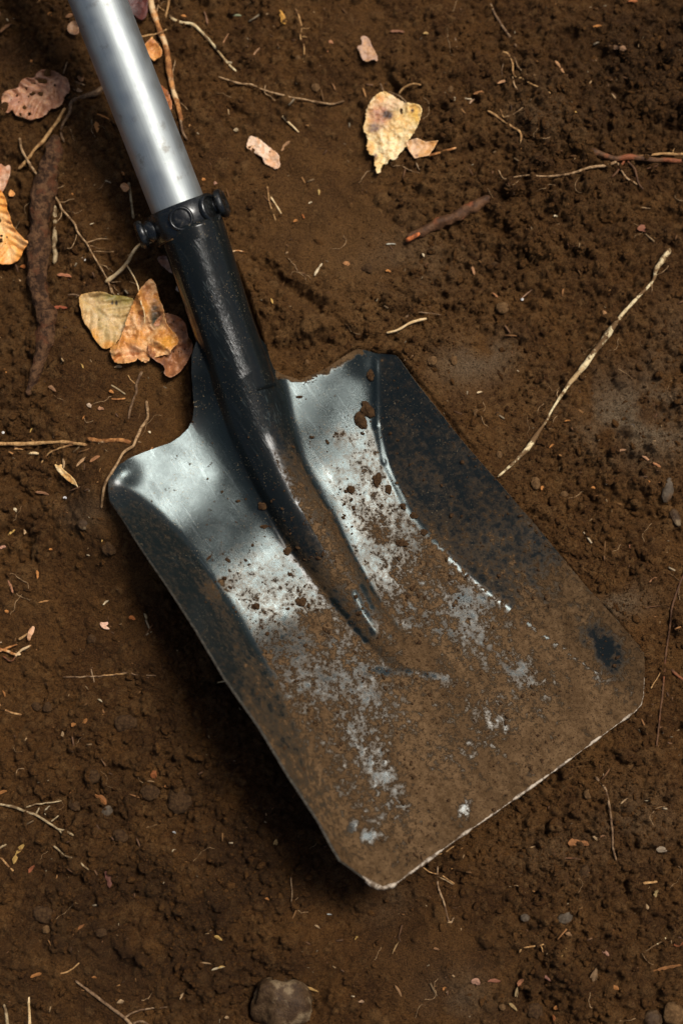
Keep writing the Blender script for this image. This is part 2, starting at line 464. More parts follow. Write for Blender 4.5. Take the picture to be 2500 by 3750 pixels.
def resample(poly, step, closed=True, jit=0.0, seed=0):
    P = [np.array(p, float) for p in poly]; out = []
    n = len(P)
    r = np.random.default_rng(seed)
    for i in range(n if closed else n - 1):
        a = P[i]; b = P[(i + 1) % n]; L = np.linalg.norm(b - a); k = max(1, int(round(L / step)))
        nrm = np.array([-(b - a)[1], (b - a)[0]]) / (L + 1e-9)
        for j in range(k):
            q = a + (b - a) * j / k
            if jit and j: q = q + nrm * r.normal() * jit
            out.append(q)
    if not closed: out.append(P[-1])
    return np.array(out)

def chaikin(poly, it=1):
    P = np.array(poly, float)
    for _ in range(it):
        Q = np.roll(P, -1, 0)
        P = np.stack([P * .75 + Q * .25, P * .25 + Q * .75], 1).reshape(-1, 2)
    return P

def cdt_fill(poly, step, seed=0, margin=0.55):
    """triangulated sheet inside an outline; returns points (n,2), triangles, boundary count"""
    b = np.array(poly, float)
    x0, y0 = b.min(0); x1, y1 = b.max(0)
    gx, gy = np.meshgrid(np.arange(x0, x1, step), np.arange(y0, y1, step * 0.866))
    gx = gx + (np.arange(gx.shape[0]) % 2)[:, None] * step * 0.5
    r = np.random.default_rng(seed)
    gx = (gx + r.normal(size=gx.shape) * step * 0.03).ravel(); gy = (gy + r.normal(size=gy.shape) * step * 0.03).ravel()
    m = inside(gx, gy, b); gx = gx[m]; gy = gy[m]
    m = np.ones(len(gx), bool)
    d = np.full(len(gx), 1e9)
    for q in range(0, len(b), 400):
        d = np.minimum(d, np.min(np.hypot(gx[:, None] - b[None, q:q + 400, 0], gy[:, None] - b[None, q:q + 400, 1]), axis=1))
    m = d > step * margin
    pts = np.concatenate([b, np.stack([gx[m], gy[m]], 1)])
    nb = len(b)
    edges = [(i, (i + 1) % nb) for i in range(nb)]
    vv, ee, ff, *_ = delaunay_2d_cdt([Vector(p) for p in pts.tolist()], edges, [list(range(nb))], 1, 1e-4, False)
    P = np.array([(v.x, v.y) for v in vv])
    F = np.array([list(f) for f in ff if len(f) == 3], dtype=np.int32)
    A = P[F]
    ar = (A[:, 1, 0] - A[:, 0, 0]) * (A[:, 2, 1] - A[:, 0, 1]) - (A[:, 2, 0] - A[:, 0, 0]) * (A[:, 1, 1] - A[:, 0, 1])
    ce = A.mean(1); ok = (np.abs(ar) > 1e-3) & inside(ce[:, 0], ce[:, 1], b)
    F = F[ok]; ar = ar[ok]
    F[ar > 0] = F[ar > 0][:, ::-1]            # plan y runs down, so flip for upward normals
    return P, F

# ------------------------------------------------------------------ the ground
DX = 0.00095
gx1 = np.arange(-0.335, 0.335 + DX / 2, DX); gy1 = np.arange(-0.435, 0.475 + DX / 2, DX)
NX, NY = len(gx1), len(gy1)
GX, GY = np.meshgrid(gx1, gy1)
GPX, GPY = PX(GX, GY, 0.0)

def bumpf(cx, cy, sx, sy, ang, amp):
    a = math.radians(ang); c, s = math.cos(a), math.sin(a)
    dx = GPX - cx; dy = GPY - cy
    X = (dx * c + dy * s) / sx; Y = (-dx * s + dy * c) / sy
    return amp * 0.001 * np.exp(-X * X - Y * Y)

G = np.zeros_like(GX)
G += (fbm(GX * 7 + 50, GY * 7 + 50, 3, 3) - 0.5) * 0.016
G += (fbm(GX * 28 + 50, GY * 28 + 50, 4, 13) - 0.5) * 0.015
for b in [(330, 1450, 420, 420, 0, 13), (500, 1250, 300, 300, 0, 4), (850, 2750, 330, 650, -30, -3), (520, 2250, 160, 520, -32, 7), (1700, 3150, 500, 180, -35, -9),
          (1130, 1180, 160, 60, 10, 9), (1010, 1010, 160, 30, 35, -9), (1180, 1150, 190, 22, 40, -9), (1190, 1262, 150, 22, -6, -9), (1500, 1280, 90, 16, 40, -6),
          (1450, 1210, 200, 60, 15, 7), (1400, 1000, 240, 160, 20, 6), (1650, 880, 30, 220, 10, -5),
          (2200, 240, 60, 55, 0, -10), (2270, 340, 45, 60, 0, -10), (2420, 60, 60, 90, 20, -9), (2420, 260, 80, 50, 0, -6),
          (2050, 450, 120, 90, 20, 5), (1850, 560, 300, 30, 5, -4), (1780, 60, 60, 160, -35, -4),
          (2200, 1560, 260, 120, 10, 6), (2050, 1790, 150, 40, 15, -6), (2300, 1880, 200, 40, 20, -8), (2220, 2230, 120, 50, 10, 5),
          (1030, 3670, 150, 130, 0, -9), (900, 3680, 45, 130, 10, -9), (1160, 3650, 40, 120, 10, -8),
          (140, 500, 90, 80, 0, -6), (120, 1000, 130, 420, 0, -5), (30, 1150, 70, 200, 0, -5), (60, 620, 80, 80, 0, -6),
          (1550, 1080, 60, 60, 0, 4), (2100, 900, 200, 300, 0, 4), (1900, 1250, 150, 120, 0, 5), (620, 300, 60, 300, -15, -6),
          (2050, 3400, 200, 60, -35, -7), (2150, 3050, 90, 25, 5, -5), (2080, 3580, 60, 140, -30, 7), (2000, 3680, 150, 60, 30, -8),
          (1400, 760, 200, 20, 35, -2), (90, 1960, 60, 60, 0, -6), (110, 2000, 30, 70, 0, -6)]:
    G += bumpf(*b)

# crumbly and smooth zones
crumb = 0.45 + 0.9 * (fbm(GX * 12 + 9, GY * 12 + 9, 3, 21) - 0.5)
def zone(cx, cy, sx, sy, ang=0):
    return bumpf(cx, cy, sx, sy, ang, 1000.0)
crumb += 0.55 * zone(2100, 700, 700, 600) + 0.4 * zone(2250, 2050, 350, 350) + 0.5 * zone(2150, 3300, 500, 500) + 0.35 * zone(600, 3100, 600, 450)
crumb += 0.4 * zone(1450, 1200, 300, 80, 10) + 0.3 * zone(120, 1200, 200, 600) + 0.3 * zone(300, 250, 300, 300)
crumb -= 0.5 * zone(1350, 920, 300, 160, 15) + 0.5 * zone(1150, 640, 260, 200) + 0.4 * zone(420, 1330, 260, 200) + 0.5 * zone(1750, 1320, 130, 120) + 0.45 * zone(2300, 1500, 260, 150, 10) + 0.4 * zone(1700, 3450, 250, 250) + .3 * zone(450, 700, 150, 150)
crumb = np.clip(crumb, 0.04, 1.25)

TINT = np.zeros_like(G)
def granules(n, rmin, rmax, power, flat, zone_pow=1.0, seed=5):
    r_ = np.random.default_rng(seed)
    xs = r_.integers(8, NX - 8, n); ys = r_.integers(8, NY - 8, n)
    rad = rmin * (1 - r_.random(n)) ** (-1 / power); rad = np.minimum(rad, rmax)
    keep = r_.random(n) < crumb[ys, xs] ** zone_pow
    order = np.nonzero(keep)[0]
    for i in order:
        R = rad[i]; k = int(R / DX) + 2
        y0, y1 = max(0, ys[i] - k), min(NY, ys[i] + k + 1); x0, x1 = max(0, xs[i] - k), min(NX, xs[i] + k + 1)
        yy, xx = np.ogrid[y0 - ys[i]:y1 - ys[i], x0 - xs[i]:x1 - xs[i]]
        a = r_.random() * 3.14; ca, sa = math.cos(a), math.sin(a); e = 0.65 + 0.35 * r_.random()
        ox, oy = r_.random() - .5, r_.random() - .5
        X = (xx + ox) * DX; Y = (yy + oy) * DX
        q = ((X * ca + Y * sa) / R) ** 2 + ((-X * sa + Y * ca) / (R * e)) ** 2
        base = G[ys[i], xs[i]]
        h = base + R * flat * (np.sqrt(np.maximum(1 - q, 0)) - 0.42)
        sub = G[y0:y1, x0:x1]
        m = (q < 1) & (h > sub)
        sub[m] = h[m]
        TINT[y0:y1, x0:x1][m] = r_.random() ** 2.2
granules(4500, 0.0032, 0.0085, 2.6, 0.65, 1.6, 5)
granules(34000, 0.0021, 0.0068, 2.4, 1.0, 1.5, 6)
granules(50000, 0.0011, 0.0028, 2.4, 1.3, 0.9, 7)
pit = fbm(GX * 130 + 5, GY * 130 + 9, 3, 47, 0.6)
G -= 0.0045 * sstep(0.56, 0.72, pit) * np.clip(crumb, 0, 1.1)
G += (fbm(GX * 190, GY * 190, 3, 33, 0.7) - 0.5) * 0.0022 * (0.5 + crumb)
cr = np.abs(fbm(GX * 60 + 3, GY * 60, 3, 41) - 0.5)
G -= 0.0 * sstep(0.035, 0.0, cr) * sstep(0.35, 0.6, fbm(GX * 15, GY * 15, 2, 44))

# soil banked up against the edge on the right and at the shoulders
def edge_bank(G, side):
    uu_, vv2 = UV(GPX, GPY)
    tv = np.arange(-250, 1700, 20.0)
    if side > 0: eu = sinterp(tv, [(-90, 437), (11, 538), (300, 566), (601, 594), (1367, 651), (1557, 575)]) - 6
    else: eu = sinterp(tv, [(-240, -527), (-185, -606), (137, -579), (600, -593), (1373, -650), (1557, -660)]) + 6
    ex_ = 1000 + eu * AX[1] + tv * AX[0]; ey_ = 1600 - eu * AX[0] + tv * AX[1]
    ez = blade_z(ex_, ey_)
    zE = np.interp(vv2, tv, ez); uE = np.interp(vv2, tv, eu)
    if side > 0:
        w = np.exp(-(np.maximum(uu_ - uE, 0) / 260) ** 2) * sstep(150, 320, uu_) * sstep(-330, -60, vv2) * sstep(1850, 1400, vv2)
        return G * (1 - w) + (zE - 0.0025 + G * 0.55) * w
    w = np.exp(-(np.maximum(uE - uu_, 0) / 200) ** 2) * sstep(-250, -420, uu_) * sstep(-420, -200, vv2) * sstep(330, 0, vv2)
    return G * (1 - 0.8 * w) + (zE - 0.006 + G * 0.3) * 0.8 * w
G = edge_bank(G, 1); G = edge_bank(G, -1)

# soil lies under the shovel, never through it
bm_in = inside(GPX, GPY, OUT)
bz = blade_z(GPX, GPY)
dd = dist_poly(GPX[::4, ::4], GPY[::4, ::4], OUT)
dd = np.repeat(np.repeat(dd, 4, 0), 4, 1)[:NY, :NX]
uu, vv_ = UV(GPX, GPY)
lowlim = np.where(vv_ < -260, bz - 0.046, bz - 0.0045)
near = np.maximum(0, 1 - dd / 60.0)
G = np.where(bm_in, np.minimum(G, lowlim), G)
out_lim = bz + 0.003 * 0 + dd * S * 1.2 + 0.0005
G = np.where((~bm_in) & (dd < 60) & (vv_ > -200) & (vv_ < 1650), np.minimum(G, np.where((GPY < 1420) | (uu > 350), out_lim + .0022, out_lim)), G)

def ground(x, y):
    fx = np.clip((np.asarray(x, float) - gx1[0]) / DX, 0, NX - 1.001); fy = np.clip((np.asarray(y, float) - gy1[0]) / DX, 0, NY - 1.001)
    xi = fx.astype(int); yi = fy.astype(int); fx = fx - xi; fy = fy - yi
    return (G[yi, xi] * (1 - fx) + G[yi, xi + 1] * fx) * (1 - fy) + (G[yi + 1, xi] * (1 - fx) + G[yi + 1, xi + 1] * fx) * fy

Gs = G.copy()
for _ in range(3):                                # smoothed copy to lay things on
    k = 4
    p = np.pad(Gs, k, mode='edge'); c = np.cumsum(np.cumsum(p, 0), 1)
    c = np.pad(c, ((1, 0), (1, 0)))
    w = 2 * k + 1
    Gs = (c[w:, w:] - c[:-w, w:] - c[w:, :-w] + c[:-w, :-w])[:NY, :NX] / (w * w)
Gmax = np.maximum(Gs, 0.5 * (Gs + G))
def gsm(x, y):
    fx = np.clip((np.asarray(x, float) - gx1[0]) / DX, 0, NX - 1.001).astype(int); fy = np.clip((np.asarray(y, float) - gy1[0]) / DX, 0, NY - 1.001).astype(int)
    return Gs[fy, fx]

def WG(px, py, up=0.0, smooth=True):
    """point on the ground under a plan position, raised by up"""
    z = np.zeros(np.shape(px))
    f = gsm if smooth else ground
    for _ in range(3):
        x, y, _z = W(px, py, z + up)
        z = f(x, y)
    x, y, zz = W(px, py, z + up)
    return x, y, zz

DRY = np.clip(1.2 * zone(2340, 1540, 230, 130, 10) + 0.6 * zone(1680, 1360, 110, 80) + 0.7 * zone(2250, 2210, 130, 60, -5) + 0.55 * zone(1800, 1300, 100, 80) + 0.45 * zone(1400, 3290, 90, 80) + 0.35 * zone(2320, 3000, 160, 130)
              + 0.5 * zone(1680, 3640, 110, 90) + 0.3 * zone(2000, 430, 150, 120) + 0.3 * zone(1500, 960, 200, 120) + 0.25 * zone(1980, 3120, 180, 90) + 0.35 * zone(330, 1900, 110, 60)
              + 0.3 * zone(2450, 1300, 120, 200), 0, 1) * sstep(0.25, 0.58, fbm(GX * 40, GY * 40, 4, 55))
WET_VIGNETTE = np.clip(0.40 * zone(500, 3500, 900, 420) + 0.3 * zone(2450, 100, 400, 350) + 0.25 * zone(2100, 3500, 700, 400) + 0.25 * zone(100, 100, 350, 350) + 0.40 * zone(900, 2700, 500, 700, -30) + 0.35 * zone(2300, 250, 350, 250) + 0.25 * zone(60, 1200, 120, 500) + 0.2 * zone(2200, 700, 350, 300) + 0.25 * zone(600, 3200, 600, 400), 0, 0.7) * sstep(0.30, 0.62, fbm(GX * 30 + 2, GY * 30, 4, 57) + 0.12)  # damp soil patches, plus vignette darkening of the corners painted into the colour
LIGHTM = np.clip(1.0 * zone(1250, 1000, 460, 380) + 0.45 * zone(1800, 1500, 300, 250) + 0.25 * zone(450, 1450, 250, 400), 0, 1)
TINT = np.clip(TINT * 0.55 + 0.30 * LIGHTM + 0.30 * (fbm(GX * 22 + 4, GY * 22, 4, 61) - 0.45), 0, 0.8)

ext = np.cumsum(0.004 * 1.28 ** np.arange(26))
ax = np.concatenate([gx1[0] - ext[::-1], gx1, gx1[-1] + ext]); ay = np.concatenate([gy1[0] - ext[::-1], gy1, gy1[-1] + ext])
AXX, AYY = np.meshgrid(ax, ay)
def padE(A, fill=None):
    n = len(ext); return np.pad(A, n, mode='edge')
GZ = padE(G)
n_e = len(ext)
wgt = np.ones_like(GZ)
rx = np.maximum(np.maximum(gx1[0] - AXX, AXX - gx1[-1]), 0); ry = np.maximum(np.maximum(gy1[0] - AYY, AYY - gy1[-1]), 0)
rr_ = np.hypot(rx, ry); wgt = np.exp(-rr_ / 0.02)
GZ = GZ * wgt + (1 - wgt) * ((fbm(AXX * 7 + 50, AYY * 7 + 50, 3, 3) - 0.5) * 0.016 + (fbm(AXX * 28 + 50, AYY * 28 + 50, 4, 13) - 0.5) * 0.011)
ny, nx = GZ.shape
idx = np.arange(ny * nx, dtype=np.int32).reshape(ny, nx)
quads = np.stack([idx[:-1, :-1].ravel(), idx[:-1, 1:].ravel(), idx[1:, 1:].ravel(), idx[1:, :-1].ravel()], 1)
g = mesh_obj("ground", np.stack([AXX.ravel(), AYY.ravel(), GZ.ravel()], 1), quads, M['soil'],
             attrs=dict(tint=padE(TINT).ravel(), dry=(padE(DRY) * wgt).ravel(), wet_vignette=(padE(WET_VIGNETTE)).ravel()))
tag(g, None, None, kind="structure")

# ------------------------------------------------------------------ shovel
shovel = empty("shovel", tuple(float(a) for a in W(1250, 2000, 0.02)))
tag(shovel, "square mouthed shovel with mud smeared black steel blade and silver tube handle", "shovel")
def parent_keep(o, p):
    o.parent = p; o.matrix_parent_inverse = Matrix.Translation(p.location).inverted()

def pull(p):
    u_, v_ = UV(np.array(float(p[0])), np.array(float(p[1])))
    uc_, hw_, _a, _b = rib_params(v_)
    t1 = float((u_ - uc_) / hw_)
    if v_ < -300 and (t1 > 0.5 or v_ < -430) and abs(t1) > 0.965:
        d_ = float(hw_) * (abs(t1) - 0.965) * (1 if t1 > 0 else -1)
        return (p[0] - d_ * AX[1], p[1] + d_ * AX[0])
    return p
ob = resample([pull(p) for p in OUT], 5.0, jit=0.45, seed=12)
P, F = cdt_fill(ob, 5.2)
bzv = blade_z(P[:, 0], P[:, 1])
u, v = UV(P[:, 0], P[:, 1])
uc, hw, zt, H = rib_params(v); t_ = (u - uc) / hw
ucl = sinterp(v, [(-300, -590), (-190, -560), (-60, -515), (160, -473), (457, -483), (742, -508), (1250, -575), (1600, -650)])
ucr = sinterp(v, [(-100, 560), (-36, 490), (60, 400), (180, 334), (389, 270), (513, 258), (808, 297), (1120, 396), (1418, 505), (1600, 600)])
onrib = (np.abs(t_) < 1.05) & (v < 900)
Dm = interp(v, [(-300, 0.02), (0, 0.08), (200, 0.20), (400, 0.34), (600, 0.50), (760, 0.72), (950, 0.80), (1200, 0.88), (1400, 1.0), (1600, 1.15)])
Dm = Dm + 0.16 * sstep(-100, 250, u - 20) * sstep(700, 300, v) * sstep(100, 300, v)
Dm = np.where(u < -110, Dm - 0.08 * sstep(750, 550, v), Dm)
rl = sstep(ucl + 8, ucl - 8, u) if False else np.clip((ucl - u) / 16 + .5, 0, 1)
Dleft = interp(v, [(-200, 0.24), (500, 0.30), (750, 0.40), (950, 0.55), (1150, 0.78), (1400, 1.0), (1600, 1.05)])
Dm = Dm * (1 - rl) + Dleft * rl
rr = np.clip((u - ucr) / 24 + .5, 0, 1)
Dright = interp(v, [(-100, 0.20), (250, 0.27), (500, 0.40), (700, 0.48), (850, 0.56), (980, 0.74), (1150, 0.95), (1600, 1.05)])
Dm = Dm * (1 - rr) + Dright * rr
Drib = np.where(t_ > 0.15, interp(v, [(-300, 0.04), (-50, 0.12), (80, 0.45), (300, 0.80), (600, 0.75), (900, 0.9)]),
                interp(v, [(-300, 0.02), (150, 0.05), (300, 0.22), (430, 0.40), (540, 0.80), (600, 0.62), (700, 0.85), (900, 1.0)]))
wr_ = sstep(1.12, 0.9, np.abs(t_)) * sstep(920, 820, v)
Dm = Dm * (1 - wr_) + Drib * wr_
def spot(cx, cy, sx, sy, ang=0):
    a = math.radians(ang); c, s = math.cos(a), math.sin(a); dx = P[:, 0] - cx; dy = P[:, 1] - cy
    return np.exp(-((dx * c + dy * s) / sx) ** 2 - ((-dx * s + dy * c) / sy) ** 2)
warp = (fbm(P[:, 0] / 30, P[:, 1] / 30, 3, 77) - 0.5)
for (cx, cy, sx, sy, ang, a) in [(2170, 2470, 60, 25, 40, -0.35), (1340, 2780, 60, 90, -10, -.25), (1460, 2960, 60, 50, 0, -.25), (2215, 2370, 45, 90, -35, -1.2), (1698, 2970, 22, 45, 15, -0.75), (1345, 3068, 24, 30, 0, -0.9), (1290, 3020, 18, 30, 30, -0.5), (1300, 2600, 110, 130, -30, -0.14),
                                 (1230, 2440, 90, 90, 0, -0.12), (1620, 2260, 120, 150, -35, -0.12), (1880, 2420, 160, 60, 40, -0.32), (1820, 2560, 200, 60, -35, -0.20), (1400, 2850, 60, 120, -10, -0.26),
                                 (1560, 2470, 110, 16, 12, -0.55), (1400, 2455, 60, 16, 15, -0.55), (1690, 2200, 60, 60, 0, -.25), (1600, 2000, 90, 70, 0, 0.2), (1390, 1950, 60, 45, 20, 0.4), (1790, 2700, 130, 60, -35, -0.3),
                                 (1530, 2400, 70, 60, 0, 0.5), (1150, 2280, 60, 40, 0, .25), (1230, 1590, 50, 25, 30, 0.22), (1250, 1600, 40, 30, 0, 0.2), (800, 2150, 50, 45, 0, 0.5)]:
    Dm = Dm + a * spot(cx, cy, sx, sy, ang) * (1 + 1.6 * warp)
ridge_m = np.zeros(len(P))
for (xa, ya, xb, yb, w, a_) in RIDGES:
    ex, ey = xb - xa, yb - ya; L2 = ex * ex + ey * ey
    tt = np.clip(((P[:, 0] - xa) * ex + (P[:, 1] - ya) * ey) / L2, 0, 1)
    ridge_m = np.maximum(ridge_m, np.exp(-((P[:, 0] - xa - tt * ex) ** 2 + (P[:, 1] - ya - tt * ey) ** 2) / (w * w * 0.8)))
cr_line = np.exp(-((u - ucr + 4) / 9) ** 2) * sstep(1500, 1150, v) * np.where(v > 620, sstep(0.44, 0.60, fbm(P[:, 0] / 16 + 3, P[:, 1] / 16, 2, 95)), 1.0) + 0.8 * np.exp(-((u - ucl - 6) / 9) ** 2) * sstep(800, 500, v) * sstep(150, 300, v)
foot = np.exp(-((np.abs(t_) - 1.10) / 0.09) ** 2) * sstep(80, 220, v) * np.where(t_ > 0, sstep(760, 640, v), sstep(560, 420, v)) * sstep(0.38, 0.56, fbm(P[:, 0] / 18, P[:, 1] / 18, 2, 93))
Dm = Dm - (0.60 * cr_line + 0.50 * foot + 0.6 * ridge_m) * (0.5 + 1.3 * fbm(P[:, 0] / 14, P[:, 1] / 14, 2, 79))
# rim of caked soil on the near shoulder edge
de = dist_poly(P[:, 0], P[:, 1], OUT)
sh = (P[:, 1] < 1400) & (P[:, 0] > 1010) & (P[:, 0] < 1330)
Dm = Dm + np.where(sh, 1.1 * sstep(26, 4, de + 30 * warp), 0)
Dm = Dm + np.where((v > 1480), 0.15 * sstep(40, 5, de), 0)
wear = np.clip(sstep(-330, -200, v) * 1.0, 0, 1)
wear = wear * (1 - 0.96 * np.maximum(sstep(1.30, 0.95, np.abs(t_)) * sstep(700, 560, v), 0))
wear = wear * (1 - 0.80 * rr) * (1 - 0.72 * rl)
wear = wear * (1 - .85 * sstep(60, -40, v + 190 - (u + 130) * 0.0) * (u < 0) * (u > -220))
wear = wear * (1 - 0.35 * sstep(560, 760, v))
wear = np.clip(wear + foot * 0.9 + cr_line * 0.8 + ridge_m, 0, 1)
scr = np.clip(1 - wear, 0, 1) * sstep(150, -100, v) * sstep(1.1, 0.85, np.abs(t_)) * sstep(-0.75, -0.1, t_)

Dm = Dm + 0.12 * (fbm(P[:, 0] / 22, P[:, 1] / 22, 3, 89) - 0.5) * 4 * sstep(500, 800, v) + 0.40 * (fbm(u / 130 + 7, v / 190 + 3, 4, 83) - 0.5) * sstep(150, 600, v) * sstep(1650, 1350, v) * 1.2
mud_attr = np.clip(Dm, 0, 1.3)
bzv = bzv + 0.0011 * np.clip(Dm - 0.25, 0, 0.8) * (fbm(P[:, 0] / 16, P[:, 1] / 16, 4, 85, 0.65) - 0.4)
bx, by, bzz = W(P[:, 0], P[:, 1], bzv)
full = mesh_obj("blade", np.stack([bx, by, bzz], 1), F, M['blade'], attrs=dict(mud=mud_attr, wear=wear, scratch=scr))
# give the socket its own mesh: the faces above the shoulder line
me = full.data
vn = np.zeros((len(P), 3), dtype=np.float32); me.vertex_normals.foreach_get("vector", vn.ravel()) if False else None
vn = np.array([tuple(n_.vector) for n_ in me.vertex_normals], dtype=np.float32)
fc = P[F].mean(1); fu, fv = UV(fc[:, 0], fc[:, 1])
cut_v = -262.0
up_m = fv < cut_v
def sub_mesh(name, mask):
    f = F[mask]; used = np.unique(f); mp = -np.ones(len(P), np.int32); mp[used] = np.arange(len(used))
    o = mesh_obj(name, np.stack([bx, by, bzz], 1)[used], mp[f], M['blade'], attrs=dict(mud=mud_attr[used], wear=wear[used], scratch=scr[used]))
    o.data.materials.append(M['rim'])
    o.data.normals_split_custom_set_from_vertices([tuple(q) for q in vn[used]])
    return o, used
bpy.data.objects.remove(full)
TH = 0.0017
fb = F[~up_m]; used = np.unique(fb); mp = -np.ones(len(P), np.int32); mp[used] = np.arange(len(used)); fb = mp[fb]; nb_ = len(used)
top = np.stack([bx, by, bzz], 1)[used]; nrm_ = vn[used]
e_all = np.concatenate([fb[:, [0, 1]], fb[:, [1, 2]], fb[:, [2, 0]]]); key = np.sort(e_all, 1)
_, inv, cnt = np.unique(key[:, 0].astype(np.int64) * 10 ** 7 + key[:, 1], return_inverse=True, return_counts=True)
bd = e_all[cnt[inv] == 1]
rim_v = np.unique(bd); rmap = {int(a_): i for i, a_ in enumerate(rim_v)}; nr_ = len(rim_v)
low = top - nrm_ * TH
V_ = np.concatenate([top, low, top[rim_v], low[rim_v]])
F_ = [tuple(f) for f in fb.tolist()] + [(f[0] + nb_, f[2] + nb_, f[1] + nb_) for f in fb.tolist()]
for a_, b_ in bd.tolist():
    ia, ib = 2 * nb_ + rmap[a_], 2 * nb_ + rmap[b_]
    F_.append((ib, ia, ia + nr_, ib + nr_))
def ext4(a_): return np.concatenate([a_[used], a_[used], a_[used][rim_v], a_[used][rim_v]])
blade = mesh_obj("blade", V_, F_, M['blade'], attrs=dict(mud=ext4(mud_attr), wear=ext4(wear), scratch=ext4(scr)))
blade.data.materials.append(M['rim'])
mi = np.zeros(len(F_), np.int32); mi[2 * len(fb):] = 1; blade.data.polygons.foreach_set("material_index", mi)
rn = np.zeros((nr_, 3)); 
for a_, b_ in bd.tolist():
    d_ = top[b_] - top[a_]; n_ = np.cross(d_, nrm_[a_]); rn[rmap[a_]] += n_; rn[rmap[b_]] += n_
rn /= np.linalg.norm(rn, axis=1)[:, None] + 1e-12
blade.data.normals_split_custom_set_from_vertices([tuple(q) for q in np.concatenate([nrm_, -nrm_, rn, rn])])
parent_keep(blade, shovel)
sock, used_s = sub_mesh("socket", up_m)

def tube_mesh(path, radii, seg=40, cap=True, up=Vector((0, 0, 1))):
    path = [Vector(p) for p in path]; vs = []; fs = []
    n = len(path)
    for i, p in enumerate(path):
        d = (path[min(i + 1, n - 1)] - path[max(i - 1, 0)]).normalized()
        a = d.cross(up)
        if a.length < 1e-4: a = d.cross(Vector((0, 1, 0)))
        a.normalize(); b = a.cross(d).normalized()
        for k in range(seg):
            th = 2 * math.pi * k / seg
            vs.append(p + (a * math.cos(th) + b * math.sin(th)) * radii[i])
    for i in range(n - 1):
        for k in range(seg):
            k2 = (k + 1) % seg
            fs.append((i * seg + k, i * seg + k2, (i + 1) * seg + k2, (i + 1) * seg + k))
    if cap:
        vs.append(path[0]); vs.append(path[-1]); c0 = len(vs) - 2
        for k in range(seg):
            k2 = (k + 1) % seg
            fs.append((c0, k2, k)); fs.append((c0 + 1, (n - 1) * seg + k, (n - 1) * seg + k2))
    return vs, fs

def axis_point(vv):
    vv = np.asarray(vv, float)
    uc_, hw_, zt_, H_ = rib_params(vv)
    px = 1000 + uc_ * AX[1] + vv * AX[0]; py = 1600 - uc_ * AX[0] + vv * AX[1]
    z = zt_ - hw_ * S
    x, y, z = W(px, py, z)
    return np.stack([x, y, z], 1), hw_ * S
pth, rad = axis_point(np.linspace(-800, -180, 40))
vs, fs = tube_mesh(pth, rad * 0.99, 56, cap=True)
# join the round underside of the socket to its upper skin
sv_n = len(sock.data.vertices)
sx = np.array([tuple(q.co) for q in sock.data.vertices]); sf = [tuple(p.vertices) for p in sock.data.polygons]
allv = [tuple(q) for q in sx] + [tuple(q) for q in vs]; allf = sf + [tuple(i + sv_n for i in f) for f in fs]
bpy.data.objects.remove(sock)
sock = mesh_obj("socket", allv, allf, M['blade'],
                attrs=dict(mud=np.concatenate([mud_attr[used_s], np.full(len(vs), 0.10)]), wear=np.zeros(len(allv)), scratch=np.concatenate([scr[used_s], np.zeros(len(vs))])))
tn_ = np.array([tuple(n_.vector) for n_ in sock.data.vertex_normals], dtype=np.float32); tn_[:sv_n] = vn[used_s]
sock.data.normals_split_custom_set_from_vertices([tuple(q) for q in tn_])
parent_keep(sock, shovel)

# handle
A0, _ = axis_point([-840.0]); A1, _ = axis_point([-700.0])
hz0 = A0[0][2]
p0 = Vector([float(a) for a in W(655, 760, hz0)])
p1 = Vector([float(a) for a in W(359, 0, hz0 + 0.040)])
hd = (p1 - p0).normalized()
pstart = p0 - hd * 0.02; pend = p0 + hd * 0.52
HR = 0.0198
n_h = 60
ho = bpy.data.objects.new("handle", bpy.data.meshes.new("handle"))
Lh = (pend - pstart).length
vs, fs = tube_mesh([Vector((0, 0, Lh * i / n_h)) for i in range(n_h + 1)], [HR] * (n_h + 1), 72, True, Vector((0, 1, 0)))
ho.data.from_pydata([tuple(q) for q in vs], [], fs)
ho.data.polygons.foreach_set("use_smooth", np.array([len(p.vertices) == 4 for p in ho.data.polygons]))
ho.data.materials.append(M['alu']); col.objects.link(ho)
ho.matrix_world = Matrix.Translation(pstart) @ hd.to_track_quat('Z', 'Y').to_matrix().to_4x4()
bpy.context.view_layer.update()
ho.parent = shovel; ho.matrix_parent_inverse = Matrix.Translation(shovel.location).inverted()

# clamp collar with its screws
def basis(d):
    a = d.cross(Vector((0, 0, 1))).normalized()          # sideways
    return a, a.cross(d).normalized()                     # up-ish
ca, cb = basis(hd)          # ca: to the photo's right of the axis, cb: up
c0 = Vector([float(a) for a in W(657, 752, hz0 + 0.0005)]); cdir = -hd
clen = 0.0215
CR = 0.0252
prof = [(-0.0003, 0.0188), (0.0, CR - 0.0012), (0.0008, CR), (clen - 0.0008, CR), (clen, CR - 0.0010), (clen + 0.0002, 0.0200)]
seg = 72; vs = []; fs = []
for (h, r) in prof:
    for k in range(seg):
        th = 2 * math.pi * k / seg
        vs.append(c0 + cdir * h + (ca * math.cos(th) + cb * math.sin(th)) * r)
for i in range(len(prof) - 1):
    for k in range(seg):
        fs.append((i * seg + k, i * seg + (k + 1) % seg, (i + 1) * seg + (k + 1) % seg, (i + 1) * seg + k))
collar = mesh_obj("clamp_collar", vs, fs, M['plastic'], smooth=True)
parent_keep(collar, shovel)
